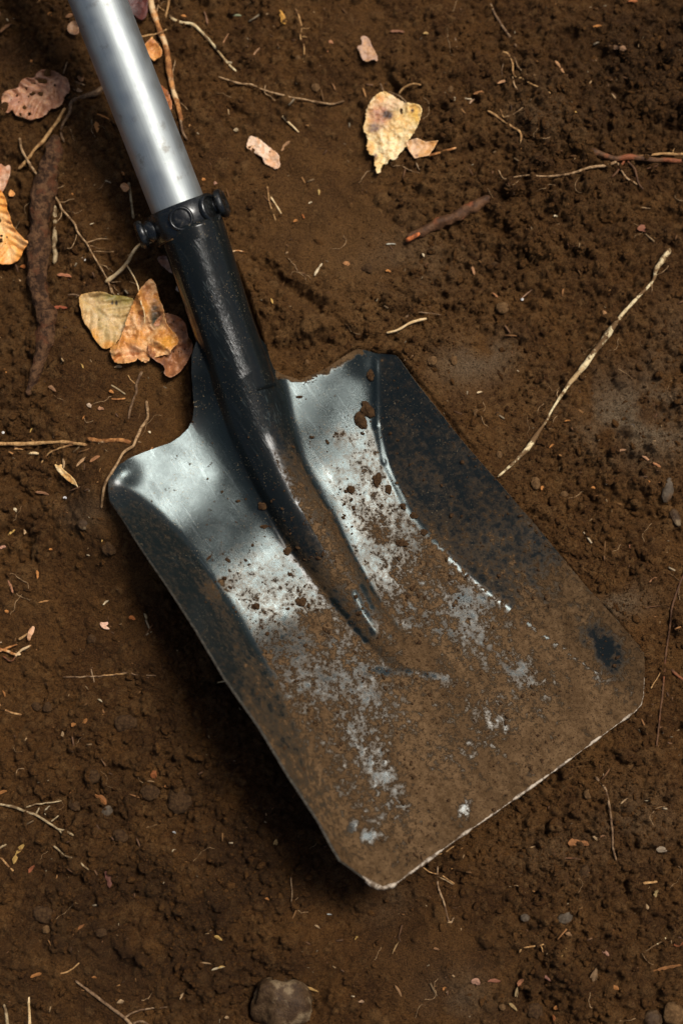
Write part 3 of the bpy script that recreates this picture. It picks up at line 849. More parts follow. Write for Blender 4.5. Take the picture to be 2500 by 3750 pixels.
def lathe(name, origin, d, prof, par, mat, seg=36):
    d = d.normalized(); a = d.orthogonal().normalized(); b = d.cross(a)
    vs = []; fs = []
    for (h, r) in prof:
        for k in range(seg):
            th = 2 * math.pi * k / seg
            vs.append(origin + d * h + (a * math.cos(th) + b * math.sin(th)) * max(r, 1e-5))
    for i in range(len(prof) - 1):
        for k in range(seg):
            fs.append((i * seg + k, i * seg + (k + 1) % seg, (i + 1) * seg + (k + 1) % seg, (i + 1) * seg + k))
    o = mesh_obj(name, vs, fs, mat)
    o.parent = par
    o.matrix_parent_inverse = Matrix.Identity(4)
    return o
mid = c0 + cdir * clen * 0.5
capprof = [(-0.004, 0.0), (-0.004, 0.0086), (0.006, 0.0084), (0.0075, 0.0068), (0.0085, 0.0070), (0.009, 0.0098), (0.0105, 0.0106), (0.0130, 0.0104), (0.0145, 0.0088), (0.0142, 0.0062), (0.0128, 0.0050), (0.0128, 0.0032), (0.0140, 0.0020), (0.0140, 0.0)]
dl = (-ca * 0.95 + cb * 0.05)
lathe("screw_cap", mid - ca * 0.0215 + cb * 0.002 - cdir * 0.0005, dl, capprof, collar, M['plastic'])
dr = (ca * 0.92 + cb * 0.25)
lathe("screw_cap", mid + ca * 0.0175 + cb * 0.003 - cdir * 0.001, dr, capprof, collar, M['plastic'])
bossprof = [(-0.004, 0.0), (-0.004, 0.0090), (-0.0002, 0.0090), (0.0008, 0.0080), (0.0008, 0.0070), (-0.0010, 0.0064), (-0.0018, 0.0052), (-0.0018, 0.0)]
d_m = (-ca * 0.12 + cb); lathe("screw_boss", mid + d_m.normalized() * CR, d_m, bossprof, collar, M['plastic'])
d_r = (ca * 0.80 + cb * 0.62); lathe("screw_boss", mid + d_r.normalized() * (CR + 0.0005), d_r, [(h * 1.3, r * 1.25) for h, r in bossprof], collar, M['plastic'])

# soil packed in the seam under the collar
pk = []
for k in range(70):
    th = math.radians(-25) + math.radians(230) * k / 69
    pk.append(tuple(c0 + cdir * (clen + 0.0004) + (ca * math.cos(th) + cb * math.sin(th)) * 0.0242))
pn = fbm(np.arange(70) / 4.0, np.zeros(70), 3, 111)
vs, fs = tube_mesh(pk, 0.0003 + 0.0022 * np.clip(pn - 0.42, 0, 1), 6)
pkm = mesh_obj("packed_mud", vs, fs, M['sandclod']); parent_keep(pkm, shovel)

# scraped bottom lip: a thin uneven bead along the mouth of the blade
lipline = [(1317, 3200), (1360, 3238), (1397, 3253), (1437, 3243), (1546, 3164), (1695, 3055), (1812, 2975), (2036, 2816), (2231, 2672), (2322, 2606), (2345, 2580), (2354, 2550), (2357, 2480)]
lp = resample(lipline, 6, closed=False, jit=0.5, seed=4)
lz = blade_z(lp[:, 0], lp[:, 1]) - 0.0006
lx, ly, lz = W(lp[:, 0], lp[:, 1], lz)
nr = fbm(np.arange(len(lp)) / 11.0, np.zeros(len(lp)), 3, 91)
lr = 0.0005 + 0.0012 * np.clip(nr - 0.40, 0, 1) * 2.0
lr = lr * np.interp(np.arange(len(lp)), [0, 6, 30, 60, len(lp) - 25, len(lp) - 1], [0.4, 1.5, 1.2, 1.0, 0.8, 0.3])
vs, fs = tube_mesh(np.stack([lx, ly, lz], 1), lr, 8)
lip = mesh_obj("cutting_lip", vs, fs, M['lip']); parent_keep(lip, shovel)

# ------------------------------------------------------------------ generic builders for what lies on the soil
ICO_V = np.array([(-1, 1.618, 0), (1, 1.618, 0), (-1, -1.618, 0), (1, -1.618, 0), (0, -1, 1.618), (0, 1, 1.618), (0, -1, -1.618), (0, 1, -1.618), (1.618, 0, -1), (1.618, 0, 1), (-1.618, 0, -1), (-1.618, 0, 1)]) / 1.902
ICO_F = np.array([(0, 11, 5), (0, 5, 1), (0, 1, 7), (0, 7, 10), (0, 10, 11), (1, 5, 9), (5, 11, 4), (11, 10, 2), (10, 7, 6), (7, 1, 8), (3, 9, 4), (3, 4, 2), (3, 2, 6), (3, 6, 8), (3, 8, 9), (4, 9, 5), (2, 4, 11), (6, 2, 10), (8, 6, 7), (9, 8, 1)])

def lump(seed, subdiv=3, amp=0.22, flat=0.7):
    V = ICO_V.copy(); Fc = ICO_F.copy()
    for _ in range(subdiv):
        mp = {}; V = list(map(tuple, V)); nf = []
        def mid_(a, b):
            k = (min(a, b), max(a, b))
            if k not in mp:
                m_ = (np.array(V[a]) + np.array(V[b])) / 2; V.append(tuple(m_ / np.linalg.norm(m_))); mp[k] = len(V) - 1
            return mp[k]
        for a, b, c in Fc:
            ab, bc, ca_ = mid_(a, b), mid_(b, c), mid_(c, a)
            nf += [(a, ab, ca_), (b, bc, ab), (c, ca_, bc), (ab, bc, ca_)]
        Fc = np.array(nf); V = np.array(V)
    n = fbm(V[:, 0] * 1.3 + 20 + V[:, 2], V[:, 1] * 1.3 + 20 - V[:, 2] * .7, 3, seed) - 0.5
    n2 = fbm(V[:, 0] * 4 + 20 + V[:, 2], V[:, 1] * 4 + 20 - V[:, 2] * .7, 3, seed + 9) - 0.5
    V = V * (1 + amp * 2.2 * n + amp * 0.6 * n2)[:, None]
    V[:, 2] *= flat
    return V, Fc

USED = {}
def stone(px, py, wx, wy, ang, label, cat, mat, seed, sink=0.45, name="stone", flat=0.6, amp=0.2, onblade=False, group=None, subdiv=3):
    V, Fc = lump(seed, subdiv, amp, 1.0)
    V = V * np.array([wx * S / 2, wy * S / 2, min(wx, wy) * S / 2 * flat])
    a = math.radians(-ang); R = np.array([[math.cos(a), -math.sin(a), 0], [math.sin(a), math.cos(a), 0], [0, 0, 1]])
    V = V @ R.T
    h = min(wx, wy) * S / 2 * flat * (1 - sink)
    if onblade: x, y, z = W(px, py, float(blade_z(np.array(float(px)), np.array(float(py)))) + h)
    else: x, y, z = WG(float(px), float(py), h)
    o = mesh_obj(name, V, Fc, mat); o.location = (float(x), float(y), float(z))
    return tag(o, label, cat, group)

def spline(pts, step):
    P = np.array(pts, float)
    if len(P) < 3: 
        n = max(2, int(np.hypot(*(P[-1] - P[0])[:2]) / step)); return np.array([P[0] + (P[-1] - P[0]) * i / n for i in range(n + 1)])
    out = []
    Q = np.vstack([2 * P[0] - P[1], P, 2 * P[-1] - P[-2]])
    for i in range(1, len(Q) - 2):
        a, b, c, d = Q[i - 1], Q[i], Q[i + 1], Q[i + 2]
        n = max(1, int(np.hypot(*(c - b)[:2]) / step))
        for j in range(n):
            t = j / n
            out.append(0.5 * ((2 * b) + (-a + c) * t + (2 * a - 5 * b + 4 * c - d) * t * t + (-a + 3 * b - 3 * c + d) * t ** 3))
    out.append(P[-1])
    return np.array(out)

def strand(name, pts, r0, r1, mat, parent=None, origin=None, lift=0.0, seed=0, wob=0.35, sink=0.35, seg=7, knob=0.22, profile=None):
    """root or twig: pts = plan points (x, y[, lift in mm]); radii in plan units; lies on the ground"""
    pts = [tuple(p) + (0,) * (3 - len(p)) for p in pts]
    rmean = max(0.6, (r0 + r1) / 2)
    q = spline(pts, max(3.0, min(9.0, rmean * 1.2)))
    n = len(q); s_ = np.arange(n)
    nz = lambda k, sd: fbm(s_ / k + sd * 3.3, np.zeros(n) + sd, 3, sd % 50) - 0.5
    q[:, 0] += nz(6, seed + 1) * wob * 9; q[:, 1] += nz(6, seed + 2) * wob * 9
    rad = np.interp(s_, [0, n - 1], [r0, r1]) * (1 + knob * 2 * nz(3.5, seed + 5))
    if profile: rad = rad * np.interp(s_ / (n - 1), [a for a, b in profile], [b for a, b in profile])
    rad = np.maximum(rad, 0.8) * S
    rad[0] *= 0.7; rad[-1] *= 0.55
    x, y, z = WG(q[:, 0], q[:, 1], rad * (1 - sink) + lift * 0.001 + q[:, 2] * 0.001)
    zz = z.copy()
    k = max(2, int(rmean * 0.6))
    ker = np.ones(2 * k + 1) / (2 * k + 1)
    zz = np.convolve(np.pad(zz, k, mode='edge'), ker, 'valid')
    C3 = np.stack([x, y, zz], 1)
    o3 = np.array(origin) if origin is not None else C3[0]
    vs, fs = tube_mesh(C3 - o3, rad, seg)
    V = np.array([tuple(a) for a in vs])
    if rmean > 4:
        sc_ = 200 if rmean < 15 else 90
        rr2 = fbm(V[:, 0] * sc_ + 90 + V[:, 2] * sc_ * .8, V[:, 1] * sc_ + V[:, 2] * sc_ * .7 + 90, 4, seed + 7, 0.65) - 0.5
        cen = np.repeat(C3 - o3, seg, 0); m = len(cen)
        V[:m] = cen + (V[:m] - cen) * (1 + (1.1 if rmean > 12 else 0.6) * rr2[:m])[:, None]
    o = mesh_obj(name, V, fs, mat)
    if parent is not None: o.parent = parent
    else: o.location = tuple(o3)
    o["_o"] = tuple(float(a) for a in o3)
    return o

def root(name, label, cat, pts, r0, r1, mat, branches=(), seed=0, group=None, bname="side_root", **kw):
    o = strand(name, pts, r0, r1, M[mat], seed=seed, **kw)
    tag(o, label, cat, group)
    og = list(o["_o"])
    for i, b in enumerate(branches):
        bp, br0, br1 = b[0], b[1], b[2]
        c = strand(bname, bp, br0, br1, M[b[3]] if len(b) > 3 else M[mat], parent=o, origin=og, seed=seed + 11 + i, lift=kw.get('lift', 0), wob=0.5)
        del c["_o"]
    del o["_o"]
    return o

# fuller descriptions are written beside each entry
#SECTION_THINGS

# ---- leaves
def crop(pts, ox, oy, k=900 / 1568.0):
    return [(ox + a * k, oy + b * k) + tuple(r) for a, b, *r in pts]

def polyd(P_, line):
    """distance to a polyline, side and running length"""
    best = np.full(len(P_), 1e9); side = np.zeros(len(P_)); run = np.zeros(len(P_)); acc = 0
    for i in range(len(line) - 1):
        a = np.array(line[i][:2], float); b = np.array(line[i + 1][:2], float); e = b - a; L = np.hypot(*e)
        tt = ((P_ - a) @ e) / (L * L)
        t = np.clip(tt, 0 if i else -5, 1 if i < len(line) - 2 else 5)
        q = P_ - a - t[:, None] * e; d = np.hypot(q[:, 0], q[:, 1])
        m = d < best
        best[m] = d[m]; side[m] = np.sign(e[0] * q[m, 1] - e[1] * q[m, 0]); run[m] = acc + t[m] * L
        acc += L
    return best, side, run

LEAVES = []
def leaf(name, label, cat, outline, pal, mid=None, spacing=26, corr=0.5, lift=1.0, cup=1.5, wr=1.2, spots=(), lifts=(), holes=(), stem=None, stem_mat="brown",
         seed=0, ragged=0.9, step=4.5, vein=0.5, mott=1.15, rnd=1, edge=None, flat=0.5, onz=None):
    ol = chaikin(outline, rnd) if rnd else np.array(outline, float)
    ol = resample([tuple(q) for q in ol], step, jit=ragged, seed=seed)
    Pq, Fq = cdt_fill(ol, step, seed)
    ce = Pq[Fq].mean(1); keep = inside(ce[:, 0], ce[:, 1], [tuple(q) for q in ol]); 
    hr = np.random.default_rng(seed)
    for hx, hy, r in holes:
        keep &= np.hypot(ce[:, 0] - hx, (ce[:, 1] - hy)) > r * (1 + 0.3 * np.sin(np.arctan2(ce[:, 1] - hy, ce[:, 0] - hx) * 3 + hx))
    Fq = Fq[keep]
    x_, y_ = Pq[:, 0], Pq[:, 1]
    de_ = dist_poly(x_, y_, [tuple(q) for q in ol])
    h = lift + cup * np.exp(-de_ / 26.0) * (0.4 + 1.2 * fbm(x_ / 45 + seed, y_ / 45, 2, seed + 3))
    h = h + wr * 2.8 * (fbm(x_ / 38 + seed * 3.1, y_ / 38, 4, seed + 5) - 0.5) + wr * 0.5 * (fbm(x_ / 9 + seed, y_ / 9, 3, seed + 6) - 0.5)
    for (cx, cy, sx, sy, ang, a) in lifts:
        an = math.radians(ang); c, s = math.cos(an), math.sin(an); dx = x_ - cx; dy = y_ - cy
        h = h + a * np.exp(-((dx * c + dy * s) / sx) ** 2 - ((-dx * s + dy * c) / sy) ** 2)
    c0, c1, c2 = [np.array(c, float) for c in pal]
    n1 = sstep(0.36, 0.64, fbm(x_ / 42 + seed, y_ / 42 + 5, 4, seed + 21)); n2 = sstep(0.50, 0.68, fbm(x_ / 15 + seed, y_ / 15 + 9, 4, seed + 31)) * mott
    colr = c0[None] * (1 - n1[:, None]) + c1[None] * n1[:, None]
    colr = colr * (1 - 0.55 * n2[:, None]) + c2[None] * 0.55 * n2[:, None]
    if mid is not None:
        d, sd, run = polyd(Pq, mid)
        h = h + 0.35 * np.exp(-(d / 3.0) ** 2) * 0 - 0.9 * np.exp(-(d / 7.0) ** 2)
        ph = (run - d * 0.85 + sd * spacing * 0.22 + 4 * (fbm(x_ / 50, y_ / 50, 2, seed + 41) - .5) * 4) / spacing
        w = np.cos(2 * np.pi * ph)
        amp = corr * sstep(0, 30, d) * 1.0
        h = h + amp * w * (0.3 + 1.4 * fbm(x_ / 40 + 8, y_ / 40, 2, seed + 61))
        fr = np.abs(ph - np.round(ph)) * spacing
        vl = np.exp(-(fr / 1.9) ** 2) * vein * sstep(70 + 60, 10, d) * 0.9
        ml = np.exp(-(d / 3.2) ** 2) * min(1, vein * 1.5)
        vm = np.maximum(vl * 0.7, ml)[:, None]
        colr = colr * (1 - 0.55 * vm) + (colr * 0.42) * 0.55 * vm
        h = h - 0.28 * vl
    if edge is not None:
        e_ = np.exp(-de_ / 9.0)[:, None] * edge[1]
        colr = colr * (1 - e_) + np.array(edge[0])[None] * e_
    for (cx, cy, sx, sy, cc, a) in spots:
        w = a * np.exp(-(((x_ - cx) / sx) ** 2 + ((y_ - cy) / sy) ** 2) ** 1.5 * 1.2) * (0.55 + 0.9 * fbm(x_ / 12, y_ / 12, 3, seed + 51))
        w = np.clip(w, 0, 1)[:, None]
        colr = colr * (1 - w) + np.array(cc)[None] * w
    lum = colr @ np.array([0.3, 0.6, 0.1]); colr = np.clip(lum[:, None] + (colr - lum[:, None]) * 1.08, 0.002, 0.95) * np.array([[1.04, 0.97, 0.88]])
    gx_, gy_, _g = WG(x_, y_, 0.001)
    gz_ = gsm(gx_, gy_)
    base = flat * np.percentile(gz_, 70) + (1 - flat) * gz_
    z_ = np.maximum(base, gz_ - 0.0004) + np.maximum(h, 0.15) * 0.001 + (onz or 0)
    X, Y, Z = W(x_, y_, z_)
    o0 = np.array([X.mean(), Y.mean(), Z.min()])
    o = mesh_obj(name, np.stack([X, Y, Z], 1) - o0, Fq, M['leaf'], cols=np.clip(colr, 0, 1))
    o.location = tuple(o0)
    md = o.modifiers.new("thickness", 'SOLIDIFY'); md.thickness = 0.00035; md.offset = -1
    tag(o, label, cat)
    if stem:
        st = strand("stem", stem[0], stem[1], stem[2], M[stem_mat], parent=o, origin=o0, seed=seed + 3, wob=0.1, lift=lift + 0.6)
        del st["_o"]
    LEAVES.append(o)
    return o

leaf("oak_leaf", "pinkish brown lobed leaf with small dark holes, lying left of the silver handle", "leaf",
     crop([(12, 600), (50, 573), (115, 568), (125, 530), (155, 495), (225, 500), (235, 460), (290, 437), (350, 455), (395, 480), (440, 510), (447, 590), (415, 605), (402, 660), (360, 690), (320, 695), (292, 738), (240, 755), (190, 768), (140, 748), (95, 735), (80, 695), (60, 722), (25, 715), (12, 680)], 0, 0),
     [(0.40, 0.20, 0.120), (0.28, 0.13, 0.07), (0.52, 0.31, 0.19)], mid=crop([(400, 478), (270, 590), (40, 660)], 0, 0), spacing=40, corr=0.9, lift=2.5, cup=1.5, wr=2.0, vein=0.4,
     holes=[(x * .574, y * .574, r) for x, y, r in [(350, 545, 4.5), (170, 565, 4.5), (265, 605, 4), (110, 610, 4), (190, 728, 6)]],
     spots=[(155, 280, 40, 20, (0.11, 0.055, 0.035), 0.8), (200, 275, 40, 18, (0.15, 0.07, 0.035), 0.7), (60, 375, 30, 22, (0.30, 0.15, 0.12), 0.5), (110, 390, 14, 12, (0.12, 0.06, 0.04), 0.7)],
     stem=(crop([(405, 475), (415, 440), (430, 395)], 0, 0), 4, 2.5), seed=3)
k9 = 0.2551
def cz(pts): return [(a * k9, 550 + b * k9) + tuple(r) for a, b, *r in pts]
leaf("beech_leaf", "bright orange beech leaf with wavy edge, cut by the left side of the photo", "leaf",
     [(0, 695), (13, 708), (27, 744), (26, 769), (38, 792), (40, 812), (52, 833), (61, 848), (77, 861), (92, 879), (104, 880), (104, 895), (87, 912), (79, 938), (66, 955), (51, 963), (38, 968), (0, 967), (-45, 950), (-80, 900), (-95, 840), (-80, 770), (-50, 715), (-20, 690)],
     [(0.86, 0.44, 0.14), (0.90, 0.56, 0.27), (0.78, 0.30, 0.055)], mid=[(-60, 700), (0, 808), (28, 880), (45, 955)], spacing=32, corr=1.0, lift=4.0, cup=3.5, wr=0.8, vein=0.6, mott=0.5,
     edge=((0.62, 0.22, 0.035), 0.7), stem=([(45, 950, 1), (60, 972, 1), (68, 998, -2)], 4.5, 3.5), stem_mat="redroot", seed=5, rnd=1, ragged=0.4, lifts=[(95, 885, 22, 16, 0, 4)])
leaf("leaf_fragment", "torn pink and brown leaf strip above the bright orange beech leaf", "leaf fragment",
     [(31, 602), (40, 609), (38, 639), (26, 677), (8, 706), (-14, 712), (-35, 690), (-30, 610), (5, 598), (19, 612)],
     [(0.50, 0.30, 0.20), (0.36, 0.16, 0.08), (0.62, 0.42, 0.30)], lift=5, cup=2, wr=2, seed=7, spots=[(0, 625, 18, 25, (0.40, 0.14, 0.04), 0.9)])
leaf("beech_leaf", "olive and tan veined beech leaf, left of the crumpled orange leaf by the socket", "leaf",
     crop([(505, 490), (560, 473), (620, 466), (680, 470), (700, 489), (760, 490), (820, 500), (860, 520), (870, 600), (850, 680), (800, 745), (775, 765), (742, 786), (738, 802), (712, 818), (665, 838), (620, 790), (600, 760), (560, 690), (537, 662), (525, 630), (520, 580), (508, 550)], 0, 800),
     [(0.50, 0.38, 0.19), (0.60, 0.45, 0.25), (0.40, 0.24, 0.08)], mid=crop([(505, 490), (600, 560), (700, 650), (800, 740)], 0, 800), spacing=38, corr=0.75, lift=3.5, cup=3.0, wr=1.8, vein=0.75, mott=0.7,
     edge=((0.48, 0.23, 0.05), 0.55), spots=[(420, 1085, 60, 22, (0.20, 0.17, 0.045), 0.95), (470, 1095, 40, 25, (0.24, 0.19, 0.05), 0.9), (350, 1230, 28, 28, (0.62, 0.30, 0.06), 0.7), (400, 1265, 26, 18, (0.60, 0.26, 0.05), 0.7),
            (412, 1108, 4.5, 8, (0.01, 0.008, 0.005), 1.6), (427, 1109, 5, 9, (0.01, 0.008, 0.005), 1.6)],
     stem=(crop([(510, 495), (470, 485), (435, 487)], 0, 800), 4, 3), stem_mat="brown", seed=9, ragged=0.5)
leaf("oak_leaf", "dull pink brown curled leaf between the crumpled orange leaf and the socket", "leaf",
     crop([(1040, 600), (1110, 613), (1160, 640), (1190, 680), (1200, 750), (1235, 795), (1225, 860), (1190, 920), (1160, 970), (1120, 1000), (1085, 1017), (1045, 995), (1055, 960), (1040, 930), (985, 905), (940, 850), (960, 700)], 0, 800),
     [(0.30, 0.130, 0.055), (0.38, 0.185, 0.095), (0.17, 0.070, 0.03)], lift=3.0, cup=5.5, wr=3.2, seed=13,
     holes=[(x * .574, 800 + y * .574, 3) for x, y in [(1162, 715), (1110, 852), (1140, 850), (1180, 835)]],
     lifts=[(620, 1350, 22, 22, 0, -4)], spots=[(600, 1330, 22, 20, (0.12, 0.05, 0.03), 0.7), (690, 1320, 20, 30, (0.40, 0.20, 0.13), 0.5)])
leaf("dead_leaf", "crumpled orange brown leaf with pointed tip, between the olive leaf and the pink brown leaf", "leaf",
     crop([(962, 378), (985, 400), (1000, 440), (1015, 510), (1045, 570), (1050, 640), (1080, 700), (1135, 750), (1140, 800), (1095, 830), (1090, 868), (1040, 870), (985, 888), (960, 880), (955, 905), (930, 922), (890, 905), (880, 885), (868, 908), (840, 918), (790, 925), (740, 925), (720, 900), (700, 850), (705, 822), (745, 795), (775, 760), (790, 700), (810, 640), (840, 560), (880, 470), (920, 420)], 0, 800),
     [(0.60, 0.29, 0.09), (0.66, 0.40, 0.20), (0.34, 0.13, 0.035)], lift=7.0, cup=2.0, wr=3.6, seed=17, step=4.2, flat=0.8,
     lifts=[(530, 1130, 14, 80, -25, 8), (572, 1170, 22, 40, 20, -7), (500, 1270, 50, 12, 20, 5), (470, 1305, 60, 10, -5, -5), (590, 1260, 14, 50, -50, 5), (440, 1250, 10, 50, 20, 4)],
     spots=[(535, 1065, 22, 40, (0.30, 0.13, 0.05), 0.8), (568, 1150, 22, 50, (0.10, 0.075, 0.05), 1.0), (572, 1180, 20, 18, (0.06, 0.075, 0.06), 0.9), (615, 1250, 30, 24, (0.62, 0.30, 0.05), 0.8), (490, 1290, 40, 30, (0.72, 0.44, 0.27), 0.7), (430, 1310, 22, 20, (0.50, 0.20, 0.05), 0.7)])
leaf("birch_leaf", "large mottled cream and orange leaf with dark blotches, upper middle of the soil", "leaf",
     crop([(1050, 580), (1095, 598), (1180, 655), (1250, 660), (1292, 675), (1292, 730), (1272, 790), (1250, 840), (1215, 890), (1192, 930), (1175, 962), (1150, 980), (1140, 1012), (1108, 1022), (1090, 1008), (1072, 1052), (1045, 1045), (1030, 1102), (1003, 1106), (1002, 1064), (988, 1050), (1000, 992), (962, 992), (945, 930), (947, 868), (920, 820), (935, 770), (945, 690), (970, 640), (1005, 605)], 800, 0),
     [(0.78, 0.56, 0.27), (0.84, 0.70, 0.44), (0.62, 0.36, 0.12)], lift=3.5, cup=2.2, wr=2.8, seed=19, ragged=1.6, rnd=1,
     mid=crop([(1050, 580), (1090, 700), (1060, 1050)], 800, 0), spacing=52, corr=0.15, vein=0.2,
     spots=[(1390, 420, 50, 50, (0.42, 0.21, 0.13), 1.0), (1418, 420, 22, 18, (0.06, 0.035, 0.025), 1.3), (1368, 470, 26, 20, (0.14, 0.08, 0.06), 1.0), (1450, 375, 40, 26, (0.62, 0.42, 0.26), 0.8), (1390, 365, 24, 18, (0.66, 0.34, 0.14), 0.8),
            (1520, 420, 26, 40, (0.84, 0.52, 0.14), 0.8), (1355, 540, 20, 30, (0.60, 0.32, 0.09), 0.8), (1510, 405, 7, 7, (0.05, 0.03, 0.02), 1.4), (1375, 575, 9, 14, (0.12, 0.05, 0.02), 1.0)],
     stem=(crop([(1050, 582), (1040, 555), (1030, 530)], 800, 0), 4, 3))
leaf("leaf_fragment", "small tan triangular leaf piece touching the large mottled cream leaf", "leaf fragment",
     crop([(1188, 908), (1265, 880), (1320, 905), (1400, 898), (1370, 950), (1340, 990), (1250, 1010), (1215, 960)], 800, 0),
     [(0.62, 0.38, 0.20), (0.70, 0.47, 0.30), (0.55, 0.28, 0.09)], lift=3, cup=2, wr=1.4, seed=23, rnd=0, ragged=0.4, spots=[(1525, 570, 8, 6, (0.25, 0.15, 0.1), 1.0), (1590, 520, 14, 20, (0.68, 0.34, 0.10), 0.7)])
leaf("leaf_fragment", "pale pink torn leaf piece between the silver handle and the mottled cream leaf", "leaf fragment",
     crop([(200, 862), (255, 880), (290, 910), (330, 945), (388, 985), (386, 1030), (398, 1050), (370, 1085), (335, 1060), (290, 1045), (280, 1000), (240, 985), (210, 955), (175, 945), (185, 900)], 800, 0),
     [(0.66, 0.44, 0.31), (0.74, 0.55, 0.42), (0.58, 0.30, 0.14)], lift=2.2, cup=1.6, wr=1.8, seed=27, spots=[(985, 590, 14, 14, (0.66, 0.32, 0.14), 0.7)], holes=[(988, 555, 2.5)])
leaf("leaf_fragment", "greyish brown torn leaf piece near the top middle of the photo", "leaf fragment",
     crop([(905, 230), (940, 228), (965, 255), (975, 290), (1000, 330), (1020, 397), (985, 375), (945, 398), (915, 380), (905, 340), (885, 315), (885, 292), (915, 285), (912, 260)], 800, 0),
     [(0.36, 0.225, 0.155), (0.42, 0.27, 0.19), (0.50, 0.28, 0.13)], lift=2.2, cup=1.5, wr=1.8, seed=29, rnd=1)
leaf("leaf_fragment", "orange speckled leaf piece between handle and orange bark strip, nearer the top", "leaf fragment",
     crop([(920, 290), (970, 232), (1000, 270), (1035, 320), (1030, 355), (985, 387), (950, 360)], 0, 0),
     [(0.55, 0.24, 0.07), (0.64, 0.32, 0.11), (0.36, 0.13, 0.04)], lift=3, cup=2.5, wr=2, seed=31, rnd=0)
leaf("leaf_fragment", "brown speckled leaf half hidden between the handle and the lower end of the bark strip", "leaf fragment",
     crop([(1000, 525), (1040, 550), (1080, 590), (1102, 680), (1085, 708), (1040, 680), (990, 600)], 0, 0),
     [(0.36, 0.13, 0.05), (0.44, 0.18, 0.07), (0.14, 0.05, 0.02)], lift=3, cup=2, wr=2, seed=37)
leaf("dead_leaf", "very dark red leaf beside the handle at the top edge of the photo", "leaf",
     crop([(780, -80), (945, -60), (945, 60), (935, 105), (900, 135), (850, 90), (800, 60), (770, 0)], 0, 0),
     [(0.055, 0.012, 0.007), (0.085, 0.018, 0.010), (0.03, 0.01, 0.006)], lift=3, cup=1.5, wr=1, seed=41)
leaf("leaf_fragment", "curled brown leaf scrap left of the handle near the top", "leaf fragment",
     crop([(428, 175), (450, 140), (480, 130), (505, 165), (505, 215), (470, 222), (440, 205)], 0, 0),
     [(0.28, 0.15, 0.08), (0.36, 0.22, 0.13), (0.10, 0.05, 0.03)], lift=2, cup=5, wr=3, seed=43)
leaf("leaf_fragment", "reddish brown leaf corner sticking out from under the upper left of the socket", "leaf fragment",
     crop([(1000, 250), (1045, 235), (1085, 260), (1110, 310), (1118, 362), (1080, 340), (1055, 320), (1020, 290)], 0, 800),
     [(0.24, 0.095, 0.045), (0.46, 0.30, 0.22), (0.12, 0.05, 0.03)], lift=3, cup=2, wr=2, seed=47)
leaf("leaf_fragment", "tiny pale leaf scrap against the left side of the socket", "leaf fragment",
     crop([(1118, 445), (1140, 415), (1165, 440), (1163, 470), (1130, 465)], 0, 800),
     [(0.66, 0.48, 0.37), (0.72, 0.55, 0.44), (0.50, 0.35, 0.25)], lift=3, cup=1, wr=1, seed=49, step=3.5)
leaf("leaf_fragment", "small pink heart shaped flake on the soil left of the blade", "leaf fragment",
     crop([(640, 1180), (665, 1185), (690, 1178), (692, 1195), (675, 1205), (702, 1222), (690, 1230), (655, 1220), (638, 1200)], 0, 1600),
     [(0.70, 0.44, 0.33), (0.76, 0.52, 0.42), (0.6, 0.35, 0.25)], lift=1.5, cup=1, wr=1, seed=51, step=3, ragged=0.3)
leaf("leaf_fragment", "pinkish tan leaf shred standing over the fibre heap at the left edge", "leaf fragment",
     crop([(200, 1210), (222, 1205), (222, 1235), (205, 1270), (190, 1305), (172, 1290), (180, 1245)], 0, 1600),
     [(0.50, 0.27, 0.14), (0.60, 0.36, 0.22), (0.3, 0.14, 0.06)], lift=4, cup=1, wr=2, seed=53, step=3.5)
leaf("leaf_fragment", "small orange leaf triangle beside the beech leaf at the left edge", "leaf fragment",
     cz([(155, 550), (185, 590), (220, 610), (215, 645), (170, 670), (120, 640)]),
     [(0.62, 0.27, 0.07), (0.68, 0.34, 0.12), (0.4, 0.15, 0.04)], lift=3, cup=2, wr=1.5, seed=55, step=3.5)
leaf("leaf_fragment", "small orange flake on a grey stalk left of the clamp collar", "leaf fragment",
     crop([(765, 1180), (795, 1162), (820, 1178), (825, 1210), (800, 1228), (775, 1205)], 0, 0),
     [(0.58, 0.25, 0.09), (0.64, 0.34, 0.16), (0.4, 0.15, 0.04)], lift=3, cup=1.5, wr=1.5, seed=57, step=3.5)
leaf("seed_husk", "cream pointed seed husk lying left of the upper left blade corner", "seed husk",
     crop([(345, 170), (375, 185), (395, 170), (395, 200), (440, 235), (480, 275), (500, 325), (485, 310), (445, 290), (400, 250), (365, 215)], 0, 1600),
     [(0.78, 0.50, 0.22), (0.86, 0.66, 0.40), (0.6, 0.3, 0.1)], lift=3, cup=2.5, wr=1.2, seed=59, step=3.5, ragged=0.3)

